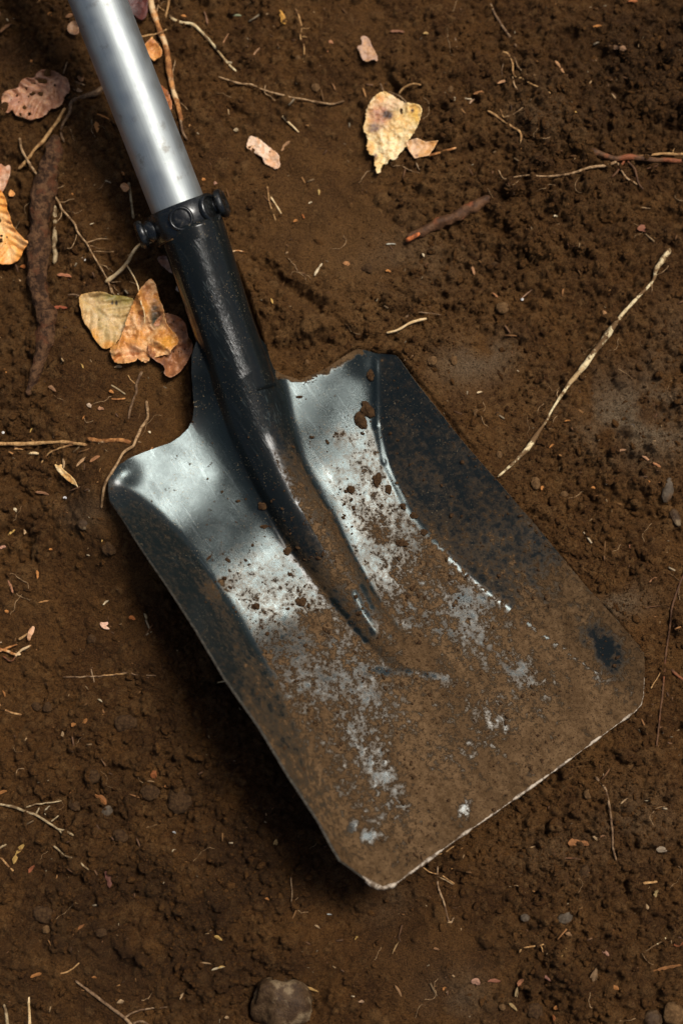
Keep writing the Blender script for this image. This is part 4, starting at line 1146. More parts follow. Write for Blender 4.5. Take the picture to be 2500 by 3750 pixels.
# ---- roots, twigs and straws
root("thick_root", "thick damp dark red brown root half sunk in the soil along the left edge", "root",
     [(205, 500), (186, 590), (162, 700), (150, 820), (143, 950), (150, 1080), (170, 1180), (153, 1290), (130, 1370), (104, 1450)], 42, 28, "darkroot", seed=1, sink=0.5, seg=36, wob=0.6, knob=0.10,
     profile=[(0, 0.5), (0.08, 0.9), (0.2, 1.05), (0.6, 1.1), (0.8, 0.9), (1, 0.45)])
root("long_root", "long thin tan root with fine side roots crossing the thick dark root", "root",
     [(72, 505), (82, 550), (115, 609), (153, 660), (189, 703), (217, 741), (230, 769), (270, 815), (288, 853), (316, 889), (339, 930), (362, 968), (390, 1016), (412, 1075)], 5.5, 3, "rootlet", seed=21, lift=3.5, wob=0.3,
     branches=[([(153, 657), (178, 662), (208, 660)], 2, 1.2), ([(178, 662), (190, 667), (201, 674)], 1.6, 1), ([(189, 698), (210, 690), (238, 679)], 2, 1.2), ([(219, 741), (240, 738), (255, 731), (275, 728)], 2, 1.2),
               ([(228, 772), (222, 795), (209, 813)], 2, 1.3), ([(281, 858), (275, 881), (263, 907), (247, 910)], 2, 1.2), ([(316, 888), (344, 881), (367, 874), (398, 876)], 2.2, 1.3), ([(342, 922), (370, 920), (398, 923), (420, 921)], 2, 1.2),
               ([(330, 899), (350, 905), (368, 912)], 1.6, 1.1), ([(365, 968), (385, 975), (402, 990)], 1.7, 1.1)])
root("dry_stick", "short straight pale tan stick lying right of the thick dark root", "stick",
     [(200, 754), (202, 820), (201, 885), (197, 905), (204, 927), (199, 965)], 9.5, 8.5, "stick", seed=25, wob=0.08, knob=0.12, seg=10)
root("forked_branch", "dark forked branch stub running out from under the handle", "branch",
     crop([(680, 540), (620, 590), (560, 610), (480, 632), (450, 660)], 0, 0), 13, 9, "brown", seed=27, seg=9,
     branches=[(crop([(450, 650), (445, 720), (400, 800), (395, 860), (412, 905)], 0, 0), 8, 4), (crop([(540, 545), (500, 530), (478, 518)], 0, 0), 4, 3)])
root("twig", "tan twig with orange broken tip below the pinkish brown lobed leaf", "twig",
     crop([(415, 690), (350, 800), (280, 895), (215, 962), (188, 1005), (120, 1080)], 0, 0), 7, 6, "ochre", seed=29, lift=2)
root("bark_strip", "knobbly orange bark strip lying right of the silver handle", "bark strip",
     crop([(955, -20), (985, 100), (1022, 200), (1060, 310), (1080, 430), (1100, 560), (1130, 660), (1160, 770)], 0, 0), 11, 10, "orange", seed=31, seg=10, lift=1, knob=0.3,
     branches=[(crop([(1120, 380), (1105, 480), (1130, 620), (1200, 700)], 0, 0), 2, 1.2, "rootlet"), (crop([(1150, 760), (1165, 840), (1195, 895)], 0, 0), 7, 4, "brown"), (crop([(1010, 30), (1000, 90), (1020, 150)], 0, 0), 2.5, 1.5, "rootlet")])
root("rootlet", "short curved tan rootlet crossing the orange bark strip", "rootlet", crop([(895, 232), (950, 225), (1010, 212), (1065, 185)], 0, 0), 3.5, 2.5, "ochre", seed=33, lift=7)
root("rootlet", "forked orange rootlet at the top edge beside the bark strip", "rootlet", crop([(1080, -20), (1072, 40), (1055, 115)], 0, 0), 6, 4, "ochre", seed=35,
     branches=[(crop([(1015, 0), (1020, 45), (1055, 70)], 0, 0), 2.2, 1.5)])
root("speckled_twig", "thin twig with peeling white patches running diagonally below the top edge", "twig",
     crop([(1085, 100), (1110, 125), (1160, 145), (1225, 155), (1275, 195), (1320, 240), (1380, 310), (1450, 400), (1505, 455)], 0, 0), 6, 5, "pale", seed=37)
root("rootlet", "branching rusty rootlet hanging down near the top centre", "rootlet", crop([(490, 50), (515, 110), (530, 180), (522, 240), (545, 300), (545, 400)], 800, 0), 4, 2.5, "ochre", seed=39,
     branches=[(crop([(440, 195), (480, 202), (522, 212)], 800, 0), 2, 2), (crop([(530, 180), (560, 182), (588, 172)], 800, 0), 2, 1.2), (crop([(530, 236), (550, 235), (568, 240)], 800, 0), 2, 1.2), (crop([(548, 350), (540, 375), (528, 390)], 800, 0), 2, 1.2)])
root("long_root", "long thin pinkish root lying right of the handle above the pale pink leaf piece", "root",
     crop([(0, 490), (60, 510), (140, 535), (210, 540), (290, 575), (360, 595), (460, 620), (540, 635), (620, 650), (720, 663), (803, 645)], 800, 0), 3.5, 4, "rootlet", seed=41, lift=1.5,
     branches=[(crop([(300, 545), (293, 590), (330, 615), (360, 645)], 800, 0), 2, 1.5)])
root("needle", "yellowish dry needle lying right of the pinkish long root's middle, above the pale leaf piece", "needle", crop([(408, 740), (440, 775), (480, 812), (512, 845)], 800, 0), 5, 3, "straw", seed=43, wob=0.05)
root("needle", "longer of the two crossed dry needles above the clamp collar's right side", "needle", crop([(312, 1190), (325, 1290), (345, 1350), (365, 1408)], 800, 0), 3.2, 2.5, "ochre", seed=45, wob=0.05)
root("needle", "shorter of the two crossed dry needles right of the clamp collar", "needle", crop([(332, 1255), (365, 1305), (402, 1365)], 800, 0), 4, 3, "straw", seed=47, wob=0.05)
root("twig", "small twig with pale broken tip at the tan triangular leaf piece", "twig", crop([(1335, 995), (1430, 968), (1515, 942)], 800, 0), 5, 5, "orange", seed=49, lift=2)
root("rootlet", "curved tan rootlet lying over the top of the mottled cream leaf", "rootlet", crop([(1150, 600), (1180, 560), (1235, 537), (1292, 540)], 800, 0), 4, 4, "ochre", seed=51, lift=4,
     branches=[(crop([(1195, 655), (1140, 605), (1080, 585)], 800, 0), 3, 2, "brown")])
root("rootlet", "thin forked rootlet below the mottled cream leaf", "rootlet", crop([(1175, 1062), (1215, 1085), (1280, 1105)], 800, 0), 2.5, 2, "rootlet", seed=53, branches=[(crop([(1255, 1030), (1270, 1060), (1282, 1085)], 800, 0), 3, 3, "brown")])
root("sunken_root", "sunken red brown root with bright orange torn end, right of the centre top", "root",
     [(1488, 878), (1530, 855), (1600, 820), (1660, 800), (1720, 765), (1795, 722)], 21, 20, "redroot", seed=55, seg=22, sink=0.7, wob=0.3, branches=[([(1484, 882, 2), (1502, 872, 4), (1535, 856, 4)], 9, 7, "torn")], bname="torn_end",
     profile=[(0, 0.8), (0.2, 1.0), (0.8, 1.1), (1, 0.6)])
root("red_root", "paired red and tan root with side shoots entering from the right edge", "root",
     crop([(960, 960), (1010, 970), (1070, 998), (1140, 1010), (1250, 1003), (1380, 1022), (1480, 1024), (1620, 1026)], 1600, 0), 12, 9, "redroot", seed=57, seg=10, lift=1.2, sink=0.5,
     branches=[(crop([(1230, 1003), (1300, 995), (1400, 985), (1500, 984), (1620, 988)], 1600, 0), 5, 6, "ochre"),
               (crop([(1140, 1030), (1080, 1052), (960, 1072), (850, 1105), (700, 1125), (560, 1118), (430, 1140), (390, 1085)], 1600, 0), 6, 2, "rootlet"),
               (crop([(1190, 1030), (1150, 1085), (1110, 1132)], 1600, 0), 5, 4, "redroot"), (crop([(1150, 1040), (1200, 1130), (1272, 1178)], 1600, 0), 4, 4, "rootlet"),
               (crop([(1215, 1030), (1258, 1080), (1280, 1160), (1315, 1210)], 1600, 0), 5, 4, "redroot"), (crop([(1400, 1030), (1395, 1060), (1330, 1075)], 1600, 0), 3, 2, "redroot"), (crop([(1500, 980), (1510, 945), (1535, 925)], 1600, 0), 2, 1.2, "ochre")])
root("twig", "dull brown twig pointing down right from the top edge", "twig", crop([(335, 20), (395, 140), (460, 230), (505, 300)], 1600, 0), 6, 5, "brown", seed=59)
root("rootlet", "zigzag pale tan rootlet group near the upper right", "rootlet", crop([(415, 330), (450, 345), (478, 400), (488, 480), (545, 502), (610, 540), (660, 560), (722, 596)], 1600, 0), 4, 2.6, "ochre", seed=61,
     branches=[(crop([(450, 345), (490, 368), (520, 430), (570, 475), (628, 480)], 1600, 0), 3, 2, "rootlet"), (crop([(480, 490), (490, 540), (516, 580)], 1600, 0), 3, 3, "rootlet"), (crop([(440, 360), (412, 440), (418, 500)], 1600, 0), 2.2, 1.5, "brown")])
root("rootlet", "short rough rootlet with orange nub below the zigzag rootlets", "rootlet", crop([(320, 705), (370, 735), (420, 772), (475, 810), (530, 850), (533, 935)], 1600, 0), 5, 4, "ochre", seed=63,
     branches=[(crop([(400, 700), (420, 740), (445, 780)], 1600, 0), 3, 2), (crop([(430, 745), (480, 735), (512, 712), (552, 680)], 1600, 0), 3, 2, "rootlet")])
root("rootlet", "thin curved rootlet near the right edge below the red root", "rootlet", crop([(1290, 1320), (1350, 1328), (1420, 1322)], 1600, 0), 2.2, 2, "rootlet", seed=65)
root("pale_root", "long peeling cream white root slanting from the upper right down to the blade", "root",
     crop([(1482, 198), (1425, 280), (1392, 328), (1382, 385), (1340, 440), (1290, 490), (1190, 600), (1120, 690), (1050, 790), (1000, 852), (930, 950), (845, 1050), (790, 1130), (735, 1215), (695, 1290), (640, 1370), (585, 1455), (550, 1495), (480, 1565), (385, 1650)], 1600, 800), 9, 8, "pale", seed=67, lift=2.0, seg=10, wob=0.10, knob=0.06,
     profile=[(0, 1.15), (0.06, 1.1), (0.12, 0.5), (0.2, 0.75), (0.28, 0.8), (0.36, 1.35), (0.5, 1.3), (0.6, 0.8), (0.68, 0.55), (0.76, 0.6), (0.8, 1.2), (0.88, 1.0), (0.94, 0.6), (1, 0.6)],
     branches=[(crop([(1395, 360), (1440, 340), (1475, 300)], 1600, 800), 1.8, 1, "rootlet"), (crop([(1365, 420), (1368, 450), (1366, 470)], 1600, 800), 1.8, 1, "rootlet"), (crop([(770, 1150), (760, 1120), (772, 1095)], 1600, 800), 2, 1.2, "rootlet")])
root("twig", "golden curved twig on the soil above the blade's right shoulder", "twig", crop([(1070, 556), (1140, 538), (1190, 510), (1240, 485), (1326, 464)], 800, 900), 4.5, 5, "straw", seed=69, lift=3, wob=0.1)
root("rootlet", "dark arching rootlet above the golden curved twig", "rootlet", crop([(1185, 475), (1210, 445), (1260, 425), (1330, 430), (1420, 440)], 800, 900), 4, 2, "brown", seed=71)
root("rootlet", "small forked pale rootlet touching the right side of the socket", "rootlet", [(838, 905), (848, 920), (870, 918), (893, 921)], 3.5, 2.5, "orange", seed=73, branches=[([(848, 920), (846, 932)], 3, 2)])
root("grass_loop", "pale bent grass blade hanging from the clamp collar's left screw cap", "grass", crop([(1020, 128, 8), (960, 150, 12), (895, 165, 14), (850, 215, 12), (810, 285, 9), (750, 350, 5), (675, 408, 1)], 0, 800), 4, 8, "straw", seed=75, wob=0.1,
     branches=[(crop([(835, 240, 9), (810, 300, 7), (770, 345, 4), (720, 380, 1)], 0, 800), 2.5, 2.5, "ochre"), (crop([(812, 300, 8), (850, 360, 9), (880, 430, 11), (898, 520, 15), (922, 600, 17), (927, 672, 15)], 0, 800), 3, 2.5, "straw")], bname="side_blade")
root("rootlet", "fine forked rootlet lying between the grass loop and the olive leaf", "rootlet", crop([(690, 405), (705, 430), (722, 470), (735, 492)], 0, 800), 3, 2, "rootlet", seed=77,
     branches=[(crop([(700, 405), (760, 405), (800, 398), (868, 415)], 0, 800), 2, 1.3), (crop([(720, 425), (750, 462), (785, 495)], 0, 800), 2, 1.2), (crop([(625, 290), (690, 310), (725, 345)], 0, 800), 2, 1.2)])
root("grey_stalk", "thin grey green stalk standing left of the clamp collar", "stalk", crop([(822, 1165), (832, 1230), (842, 1310), (853, 1395)], 0, 0), 4.5, 5, "stick", seed=79, wob=0.05, lift=2)
root("rootlet", "vertical thin brown root below the leaf pair", "rootlet", crop([(905, 975), (880, 1035), (868, 1065), (872, 1110), (845, 1175), (818, 1285)], 0, 800), 6, 4, "brown", seed=81, branches=[(crop([(815, 1000), (840, 1035), (862, 1058)], 0, 800), 2.5, 2, "ochre")])
root("curled_root", "tan root curling round the blade's upper left corner", "root", [(537, 1470), (541, 1529), (517, 1569), (499, 1609, 2), (487, 1634, 4), (453, 1657, 7), (430, 1697, 9), (408, 1733, 9), (386, 1772, 6), (377, 1818, 2), (372, 1862)], 6, 4.5, "rootlet", seed=83, wob=0.2,
     branches=[([(505, 1617, 1), (530, 1625), (554, 1636)], 2, 1.3)], seg=9)
root("long_root", "fibrous orange brown root lying straight in from the left edge", "root", crop([(-40, 1436), (150, 1440), (300, 1430), (400, 1426), (480, 1437), (555, 1445)], 0, 800), 8, 6, "ochre", seed=85, lift=1,
     branches=[(crop([(480, 1440), (390, 1465), (315, 1500), (262, 1560)], 0, 800), 4, 2.5, "ochre"), (crop([(95, 1470), (150, 1475)], 0, 800), 3, 2)])
root("dry_stick", "flat tan broken stick between the straight left root and the curled root", "stick", crop([(560, 1408), (650, 1420), (750, 1414), (836, 1427)], 0, 800), 7, 9, "orange", seed=87)
root("straw", "short pale knobbed straw just below the straight left root", "straw", crop([(175, 1497), (215, 1496), (250, 1500)], 0, 800), 5, 5, "straw", seed=89, wob=0.1)
root("straw", "thin grey green straw slanting below the leaf pair", "straw", crop([(710, 1063), (755, 1090), (802, 1122)], 0, 800), 3.5, 3, "stick", seed=91, wob=0.05)
root("twig", "small horizontal orange twig under the grey green straw", "twig", crop([(712, 1152), (755, 1155), (803, 1148)], 0, 800), 4, 3.5, "orange", seed=93)
root("rootlet", "thin horizontal rootlet left of the blade's middle", "rootlet", crop([(405, 1532), (500, 1532), (600, 1528), (700, 1522), (820, 1503), (870, 1520), (1000, 1522)], 0, 1600), 3, 3, "brown", seed=95, branches=[(crop([(585, 1480), (592, 1520), (602, 1565)], 0, 1600), 3, 2), (crop([(650, 1525), (740, 1515), (815, 1506)], 0, 1600), 3, 3, "ochre")])
root("straw", "short golden straw poking out from under the blade's left edge", "straw", crop([(1368, 1568), (1420, 1560), (1500, 1545)], 0, 1600), 3.5, 3, "straw", seed=97, wob=0.05, lift=1)
root("straw", "bent golden straw cut by the left edge below the fibre heap", "straw", crop([(-20, 120), (30, 170), (80, 192), (140, 205)], 0, 2500), 3.5, 4.5, "ochre", seed=99, wob=0.1)
root("fibre_strand", "torn orange fibre strand heap at the left edge", "fibres", crop([(-30, 1348), (40, 1362), (90, 1385), (135, 1388)], 0, 1600), 6, 4, "orange", seed=101, lift=2,
     branches=[(crop([(-20, 1380), (50, 1345), (110, 1325)], 0, 1600), 5, 3, "orange"), (crop([(100, 1400), (140, 1360), (200, 1330)], 0, 1600), 5, 4, "orange"), (crop([(120, 1290), (160, 1265), (185, 1250)], 0, 1600), 5, 4, "ochre"), (crop([(20, 1400), (70, 1430), (110, 1400)], 0, 1600), 4, 3, "redroot")], bname="strand")
root("branching_twig", "pale branching twig in the lower left of the photo", "twig", crop([(-20, 772), (90, 795), (170, 825), (230, 842), (300, 885), (370, 932), (420, 945), (472, 975)], 0, 2500), 5, 4.5, "stick", seed=103, lift=1.5,
     branches=[(crop([(230, 835), (240, 815), (252, 796)], 0, 2500), 3.5, 3), (crop([(165, 795), (240, 775), (310, 768), (395, 753)], 0, 2500), 3, 2.5), (crop([(325, 885), (350, 868), (378, 850)], 0, 2500), 3, 3), (crop([(375, 935), (390, 955), (402, 972)], 0, 2500), 3, 2)])
root("twig", "lower of the two thin twigs slanting below the pale branching twig", "twig", crop([(343, 1043), (390, 1080), (430, 1108), (490, 1130), (530, 1165), (568, 1193)], 0, 2500), 4, 3.5, "stick", seed=105)
root("twig", "orange tinged twig slanting in from the lower left edge", "twig", crop([(-20, 1090), (20, 1130), (60, 1175), (97, 1217)], 0, 2500), 4.5, 4, "ochre", seed=107)
root("twig", "short pale twig end above the orange tinged twig at the left edge", "twig", crop([(-15, 1065), (15, 1045), (42, 1028)], 0, 2500), 4.5, 4.5, "stick", seed=109)
root("straw", "thin curved golden straw near the lower left", "straw", crop([(383, 1857), (430, 1845), (470, 1820), (512, 1783)], 0, 2500), 3, 2.6, "ochre", seed=111, wob=0.1)
root("long_root", "brown root curving down to the bottom edge left of the big stone", "root", crop([(483, 1900), (560, 1960), (640, 2020), (730, 2090), (800, 2142), (850, 2200)], 0, 2500), 4.5, 7, "brown", seed=113, lift=1,
     branches=[(crop([(800, 2135), (850, 2105), (920, 2085), (1070, 2070)], 0, 2500), 4, 2), (crop([(850, 2175), (900, 2160), (950, 2178)], 0, 2500), 5, 4)])
root("straw", "upright yellow straw at the bottom left corner", "straw", crop([(182, 1998), (188, 2090), (192, 2200)], 0, 2500), 5, 4.5, "straw", seed=115, wob=0.05)
root("twig", "blurred tan twig nearest the bottom left corner", "twig", crop([(28, 2050), (42, 2110), (52, 2200)], 0, 2500), 5.5, 5.5, "stick", seed=117, wob=0.1)
root("thread_root", "long thread like red root running down near the right edge", "root",
     [(2510, 2080), (2461, 2211), (2455, 2262), (2438, 2377), (2427, 2500), (2412, 2640), (2398, 2770)], 4.5, 3.5, "redroot", seed=119, branches=[([(2461, 2297), (2480, 2275), (2510, 2255)], 2.5, 2), ([(2381, 2520), (2400, 2490), (2415, 2463)], 2.5, 2, "ochre"), ([(2360, 2228), (2400, 2220), (2452, 2224)], 2, 1.2)])
root("twig", "dark red twig at the right edge beside the blade's lower right corner", "twig", crop([(1488, 1308), (1530, 1350), (1600, 1400)], 1600, 1700), 6, 6, "redroot", seed=121)
root("thread_root", "brown thread root below the blade's mouth on the right side", "root", crop([(1008, 600), (1070, 680), (1098, 800), (1115, 930), (1120, 1060), (1142, 1135)], 1600, 2500), 5, 4, "brown", seed=123)
root("twig", "small brown twig with pale tip below the blade's mouth", "twig", crop([(735, 1085), (785, 1115), (850, 1120), (915, 1127)], 1600, 2500), 4, 3, "redroot", seed=125)
root("dry_stick", "short pale stick lying near the right edge level with the blade's lowest corner", "stick", crop([(1312, 1281), (1355, 1276), (1402, 1270)], 1600, 2500), 5, 4.5, "ochre", seed=127)
root("rootlet", "thin golden rootlet poking from under the blade's lowest corner", "rootlet", crop([(1390, 1100), (1440, 1085), (1502, 1042)], 800, 2500), 2.5, 2, "ochre", seed=129)
root("rootlet", "curved thin rootlet below the blade's lowest corner", "rootlet", crop([(1290, 1172), (1350, 1210), (1420, 1228), (1470, 1262), (1505, 1285)], 800, 2500), 2.8, 2.6, "ochre", seed=131)
root("thread_root", "dark hanging thread root below the blade's lowest corner", "root", crop([(1395, 1170), (1398, 1290), (1440, 1420), (1472, 1530), (1500, 1500)], 800, 2500), 4, 3.5, "brown", seed=133)
root("rootlet", "bent tan rootlet with a fork in the lower right soil", "rootlet", crop([(522, 1722), (540, 1692), (575, 1688), (620, 1680), (682, 1668)], 1600, 2500), 3.2, 3.5, "ochre", seed=135, branches=[(crop([(662, 1672), (668, 1700), (674, 1722)], 1600, 2500), 2.5, 2)])
root("rootlet", "thin thread with white tip near the lower right edge", "rootlet", crop([(1330, 1712), (1380, 1680), (1420, 1655), (1458, 1628)], 1600, 2500), 2, 3.5, "pale", seed=137)
root("rootlet", "dim thin rootlet near the thread root in the lower left soil", "rootlet", crop([(460, 1240), (470, 1340), (462, 1430)], 800, 2500), 2.6, 1.6, "brown", seed=139)

# ---- chips, flakes and small pieces
def chip(px, py, ln, wd, ang, tone, name, label, cat, seed=0, th=0.0009, lift=0.15, bend=0.5, jag=0.18):
    r = np.random.default_rng(seed + 400)
    n = max(5, int(ln / 7))
    t = np.linspace(-1, 1, n)
    w = np.sqrt(np.clip(1 - t ** 4, 0.10, 1)) * (1 + jag * r.normal(size=n))
    c = bend * wd * 0.5 * (t ** 2 - 0.4) + r.normal(size=n) * wd * 0.05
    a = math.radians(ang); ca_, sa_ = math.cos(a), math.sin(a)
    L = []
    for side in (-1, 1):
        X = t * ln / 2 + r.normal(size=n) * 0.6; Y = c + side * w * wd / 2
        L.append(np.stack([px + X * ca_ - Y * sa_, py + X * sa_ + Y * ca_], 1))
    mid_c = np.stack([px + t * ln / 2 * ca_ - c * sa_, py + t * ln / 2 * sa_ + c * ca_], 1)
    rows = [L[0], mid_c, L[1]]
    gx0, gy0, gz0 = WG(np.array(float(px)), np.array(float(py)), 0.0)
    vs = []
    cols = []
    base = np.array(tone)
    hb = [0.0, 0.35 * wd * S * 0.6, 0.0]
    for lay in (0, 1):
        for j, Rr in enumerate(rows):
            x, y, z = WG(Rr[:, 0], Rr[:, 1], 0.0)
            z = np.maximum(0.55 * float(gz0) + 0.45 * z, z - 0.0003) + lift * 0.001 + hb[j] + (th if lay == 0 else 0.0) + 0.0006 * t ** 2
            X, Y, Z = W(Rr[:, 0], Rr[:, 1], z)
            vs.append(np.stack([X, Y, Z], 1))
            cols.append(base[None] * (0.75 + 0.5 * r.random((n, 1))))
    V = np.concatenate(vs); o0 = np.array([V[:, 0].mean(), V[:, 1].mean(), V[:, 2].min()])
    fs = []
    for lay in (0, 1):
        for j in (0, 1):
            for i in range(n - 1):
                b = (lay * 3 + j) * n + i
                f = (b, b + n, b + n + 1, b + 1)
                fs.append(f if lay == 1 else f[::-1])
    for j, fl in ((0, False), (2, True)):
        for i in range(n - 1):
            a0 = j * n + i; b0 = (3 + j) * n + i
            f = (a0, a0 + 1, b0 + 1, b0); fs.append(f[::-1] if fl else f)
    for i, fl in ((0, True), (n - 1, False)):
        for j in (0, 1):
            a0 = j * n + i; b0 = (3 + j) * n + i
            f = (a0, a0 + n, b0 + n, b0); fs.append(f[::-1] if fl else f)
    o = mesh_obj(name, V - o0, fs, M['tone'], cols=np.clip(np.concatenate(cols), 0, 1), smooth=False)
    o.location = tuple(o0)
    return tag(o, label, cat)

OR = (0.58, 0.23, 0.06); TAN = (0.60, 0.38, 0.19); CRM = (0.78, 0.60, 0.36); PNK = (0.58, 0.29, 0.18); RED = (0.34, 0.085, 0.035); DOR = (0.42, 0.13, 0.03); GRN = (0.30, 0.31, 0.17); BR = (0.26, 0.12, 0.05); YEL = (0.74, 0.44, 0.12)
K = 900 / 1568.0
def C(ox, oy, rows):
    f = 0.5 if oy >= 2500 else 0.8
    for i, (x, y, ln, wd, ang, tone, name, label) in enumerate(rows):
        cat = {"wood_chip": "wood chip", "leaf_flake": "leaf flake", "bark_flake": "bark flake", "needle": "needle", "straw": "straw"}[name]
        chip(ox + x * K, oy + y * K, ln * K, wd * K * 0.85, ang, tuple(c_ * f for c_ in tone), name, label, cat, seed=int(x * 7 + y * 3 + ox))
C(0, 0, [
    (320, 90, 30, 22, 30, OR, "leaf_flake", "tiny orange flake at the top left, above the curled brown leaf scrap"),
    (445, 100, 50, 24, -15, BR, "bark_flake", "brown bark flake touching the handle's left side near the top"),
    (35, 175, 90, 24, -38, BR, "bark_flake", "long dull bark flake at the top left edge"),
    (208, 398, 36, 22, 70, OR, "leaf_flake", "small orange flake above the pinkish brown lobed leaf"),
    (640, 735, 130, 10, 22, OR, "needle", "thin orange needle pointing at the handle from the forked branch"),
    (618, 808, 70, 30, 80, OR, "leaf_flake", "pointed orange flake between the forked branch and the handle"),
    (515, 500, 50, 36, 40, BR, "bark_flake", "rough brown flake right of the pinkish brown lobed leaf"),
    (500, 575, 60, 24, 15, (0.34, 0.2, 0.1), "bark_flake", "brown curled flake above the forked branch"),
    (1315, 112, 90, 12, 75, (0.30, 0.15, 0.08), "needle", "dull upright needle right of the bark strip at the top"),
    (1175, 103, 36, 20, 20, OR, "leaf_flake", "small orange flake between bark strip and speckled twig"),
    (1440, 245, 80, 10, -60, (0.42, 0.2, 0.09), "needle", "thin brown needle right of the speckled twig"),
    (1510, 96, 64, 16, 5, GRN, "wood_chip", "pale green sliver near the top edge"),
    (1505, 828, 30, 24, 0, (0.5, 0.36, 0.2), "wood_chip", "tiny tan crumb of wood right of the handle's lower half"),
    (453, 1237, 36, 14, 5, OR, "wood_chip", "short orange chip left of the handle's lower end"),
    (787, 1105, 26, 18, 60, OR, "wood_chip", "little orange chip above the flake on the grey stalk"),
    (1382, 1205, 100, 22, 80, PNK, "leaf_flake", "pinkish torn flake just above the clamp collar's right screw cap"),
    (1300, 1145, 24, 20, 0, OR, "leaf_flake", "tiny orange flake right of the handle just above the collar"),
    (370, 1075, 80, 40, 100, (0.36, 0.16, 0.12), "leaf_flake", "pink leaf flake on top of the thick dark root"),
    (575, 1432, 60, 6, -20, CRM, "straw", "hair thin cream straw left of the collar")])
C(0, 800, [
    (243, 310, 62, 18, -58, CRM, "wood_chip", "cream chip lying across the thick dark root, upper one"),
    (210, 452, 50, 24, 75, CRM, "wood_chip", "upper arm of the pale broken chip on the thick root's left side"),
    (228, 482, 34, 16, 12, CRM, "wood_chip", "lower arm of the pale broken chip on the thick root's left side"),
    (412, 362, 92, 24, 10, (0.50, 0.19, 0.09), "bark_flake", "red brown bark flake right of the thick dark root"),
    (385, 568, 90, 24, 3, RED, "bark_flake", "dark red flake right of the thick root, left of the leaf pair"),
    (148, 308, 36, 26, 10, DOR, "leaf_flake", "round dark orange flake under the beech leaf's stem"),
    (535, 258, 30, 14, 40, (0.8, 0.75, 0.65), "wood_chip", "tiny white chip left of the grass loop"),
    (135, 402, 64, 14, 30, TAN, "straw", "short tan straw left of the thick root below the beech leaf"),
    (20, 955, 80, 16, 50, OR, "straw", "orange splinter at the left edge, level with the leaf pair's bottom"),
    (258, 720, 80, 18, 80, RED, "bark_flake", "bright red streak of bark on the thick root"),
    (755, 945, 50, 20, -5, TAN, "wood_chip", "tan chip directly below the crumpled orange leaf"),
    (247, 995, 20, 16, 0, CRM, "wood_chip", "tiny cream chip on the lower end of the thick root"),
    (526, 940, 34, 10, 60, YEL, "wood_chip", "thin yellow splinter below the olive leaf"),
    (335, 1085, 60, 22, 35, (0.3, 0.15, 0.07), "bark_flake", "dull brown flake right of the thick root's lower end"),
    (535, 1268, 30, 14, -60, OR, "wood_chip", "orange splinter between thick root and vertical brown root"),
    (570, 1193, 36, 24, 40, (0.6, 0.42, 0.27), "wood_chip", "pale crumbly chip above the orange splinter"),
    (645, 1213, 40, 24, 10, (0.45, 0.22, 0.11), "wood_chip", "rusty chip left of the vertical brown root"),
    (712, 1105, 34, 20, 30, OR, "wood_chip", "small orange chip under the grey green straw"),
    (200, 1350, 34, 12, -60, YEL, "wood_chip", "thin yellow splinter above the straight left root"),
    (955, 1362, 22, 16, 30, CRM, "wood_chip", "tiny cream chip left of the blade's neck curve"),
    (120, 1472, 60, 10, 3, OR, "straw", "thin orange straw under the straight left root")])
C(0, 1600, [
    (408, 170, 64, 20, 85, TAN, "wood_chip", "upright tan chip right of the seed husk's broad end"),
    (518, 158, 84, 24, -45, (0.56, 0.32, 0.15), "wood_chip", "flat square ended chip right of the seed husk"),
    (605, 138, 74, 24, -30, (0.46, 0.2, 0.08), "bark_flake", "frayed orange bark flake nearest the blade's upper left corner"),
    (272, 358, 90, 18, 12, (0.32, 0.15, 0.07), "bark_flake", "long dull flake below the seed husk"),
    (416, 387, 24, 18, 20, (0.85, 0.8, 0.75), "wood_chip", "tiny white chip below the seed husk"),
    (75, 610, 58, 16, -40, YEL, "wood_chip", "yellow chip near the left edge, level with the blade's upper left side"),
    (160, 605, 34, 18, 80, TAN, "wood_chip", "small tan chip right of the yellow chip near the left edge"),
    (240, 877, 56, 18, 85, OR, "wood_chip", "upright orange chip left of the blade's middle"),
    (70, 955, 90, 18, 68, (0.45, 0.2, 0.1), "wood_chip", "long red brown chip near the left edge"),
    (20, 702, 40, 26, -10, PNK, "leaf_flake", "pinkish orange flake at the left edge below the yellow chip"),
    (100, 465, 30, 18, 50, CRM, "wood_chip", "small cream chip in the soil below the seed husk's left"),
    (675, 1056, 46, 16, -38, CRM, "wood_chip", "cream square chip above the pink heart shaped flake"),
    (655, 655, 34, 10, -70, YEL, "wood_chip", "yellow splinter beside the blade's upper left edge"),
    (845, 1155, 46, 30, 20, DOR, "leaf_flake", "dark orange curled flake right of the pink heart shaped flake"),
    (280, 1050, 70, 14, -12, (0.5, 0.24, 0.08), "wood_chip", "orange brown sliver left of the cream square chip"),
    (45, 1113, 28, 24, 20, OR, "leaf_flake", "tiny orange flake above the fibre heap"),
    (325, 717, 24, 16, 0, OR, "wood_chip", "tiny orange chip above the upright orange chip"),
    (930, 1145, 40, 22, 70, (0.4, 0.3, 0.16), "wood_chip", "dull tan chip in the shade of the blade's left edge")])
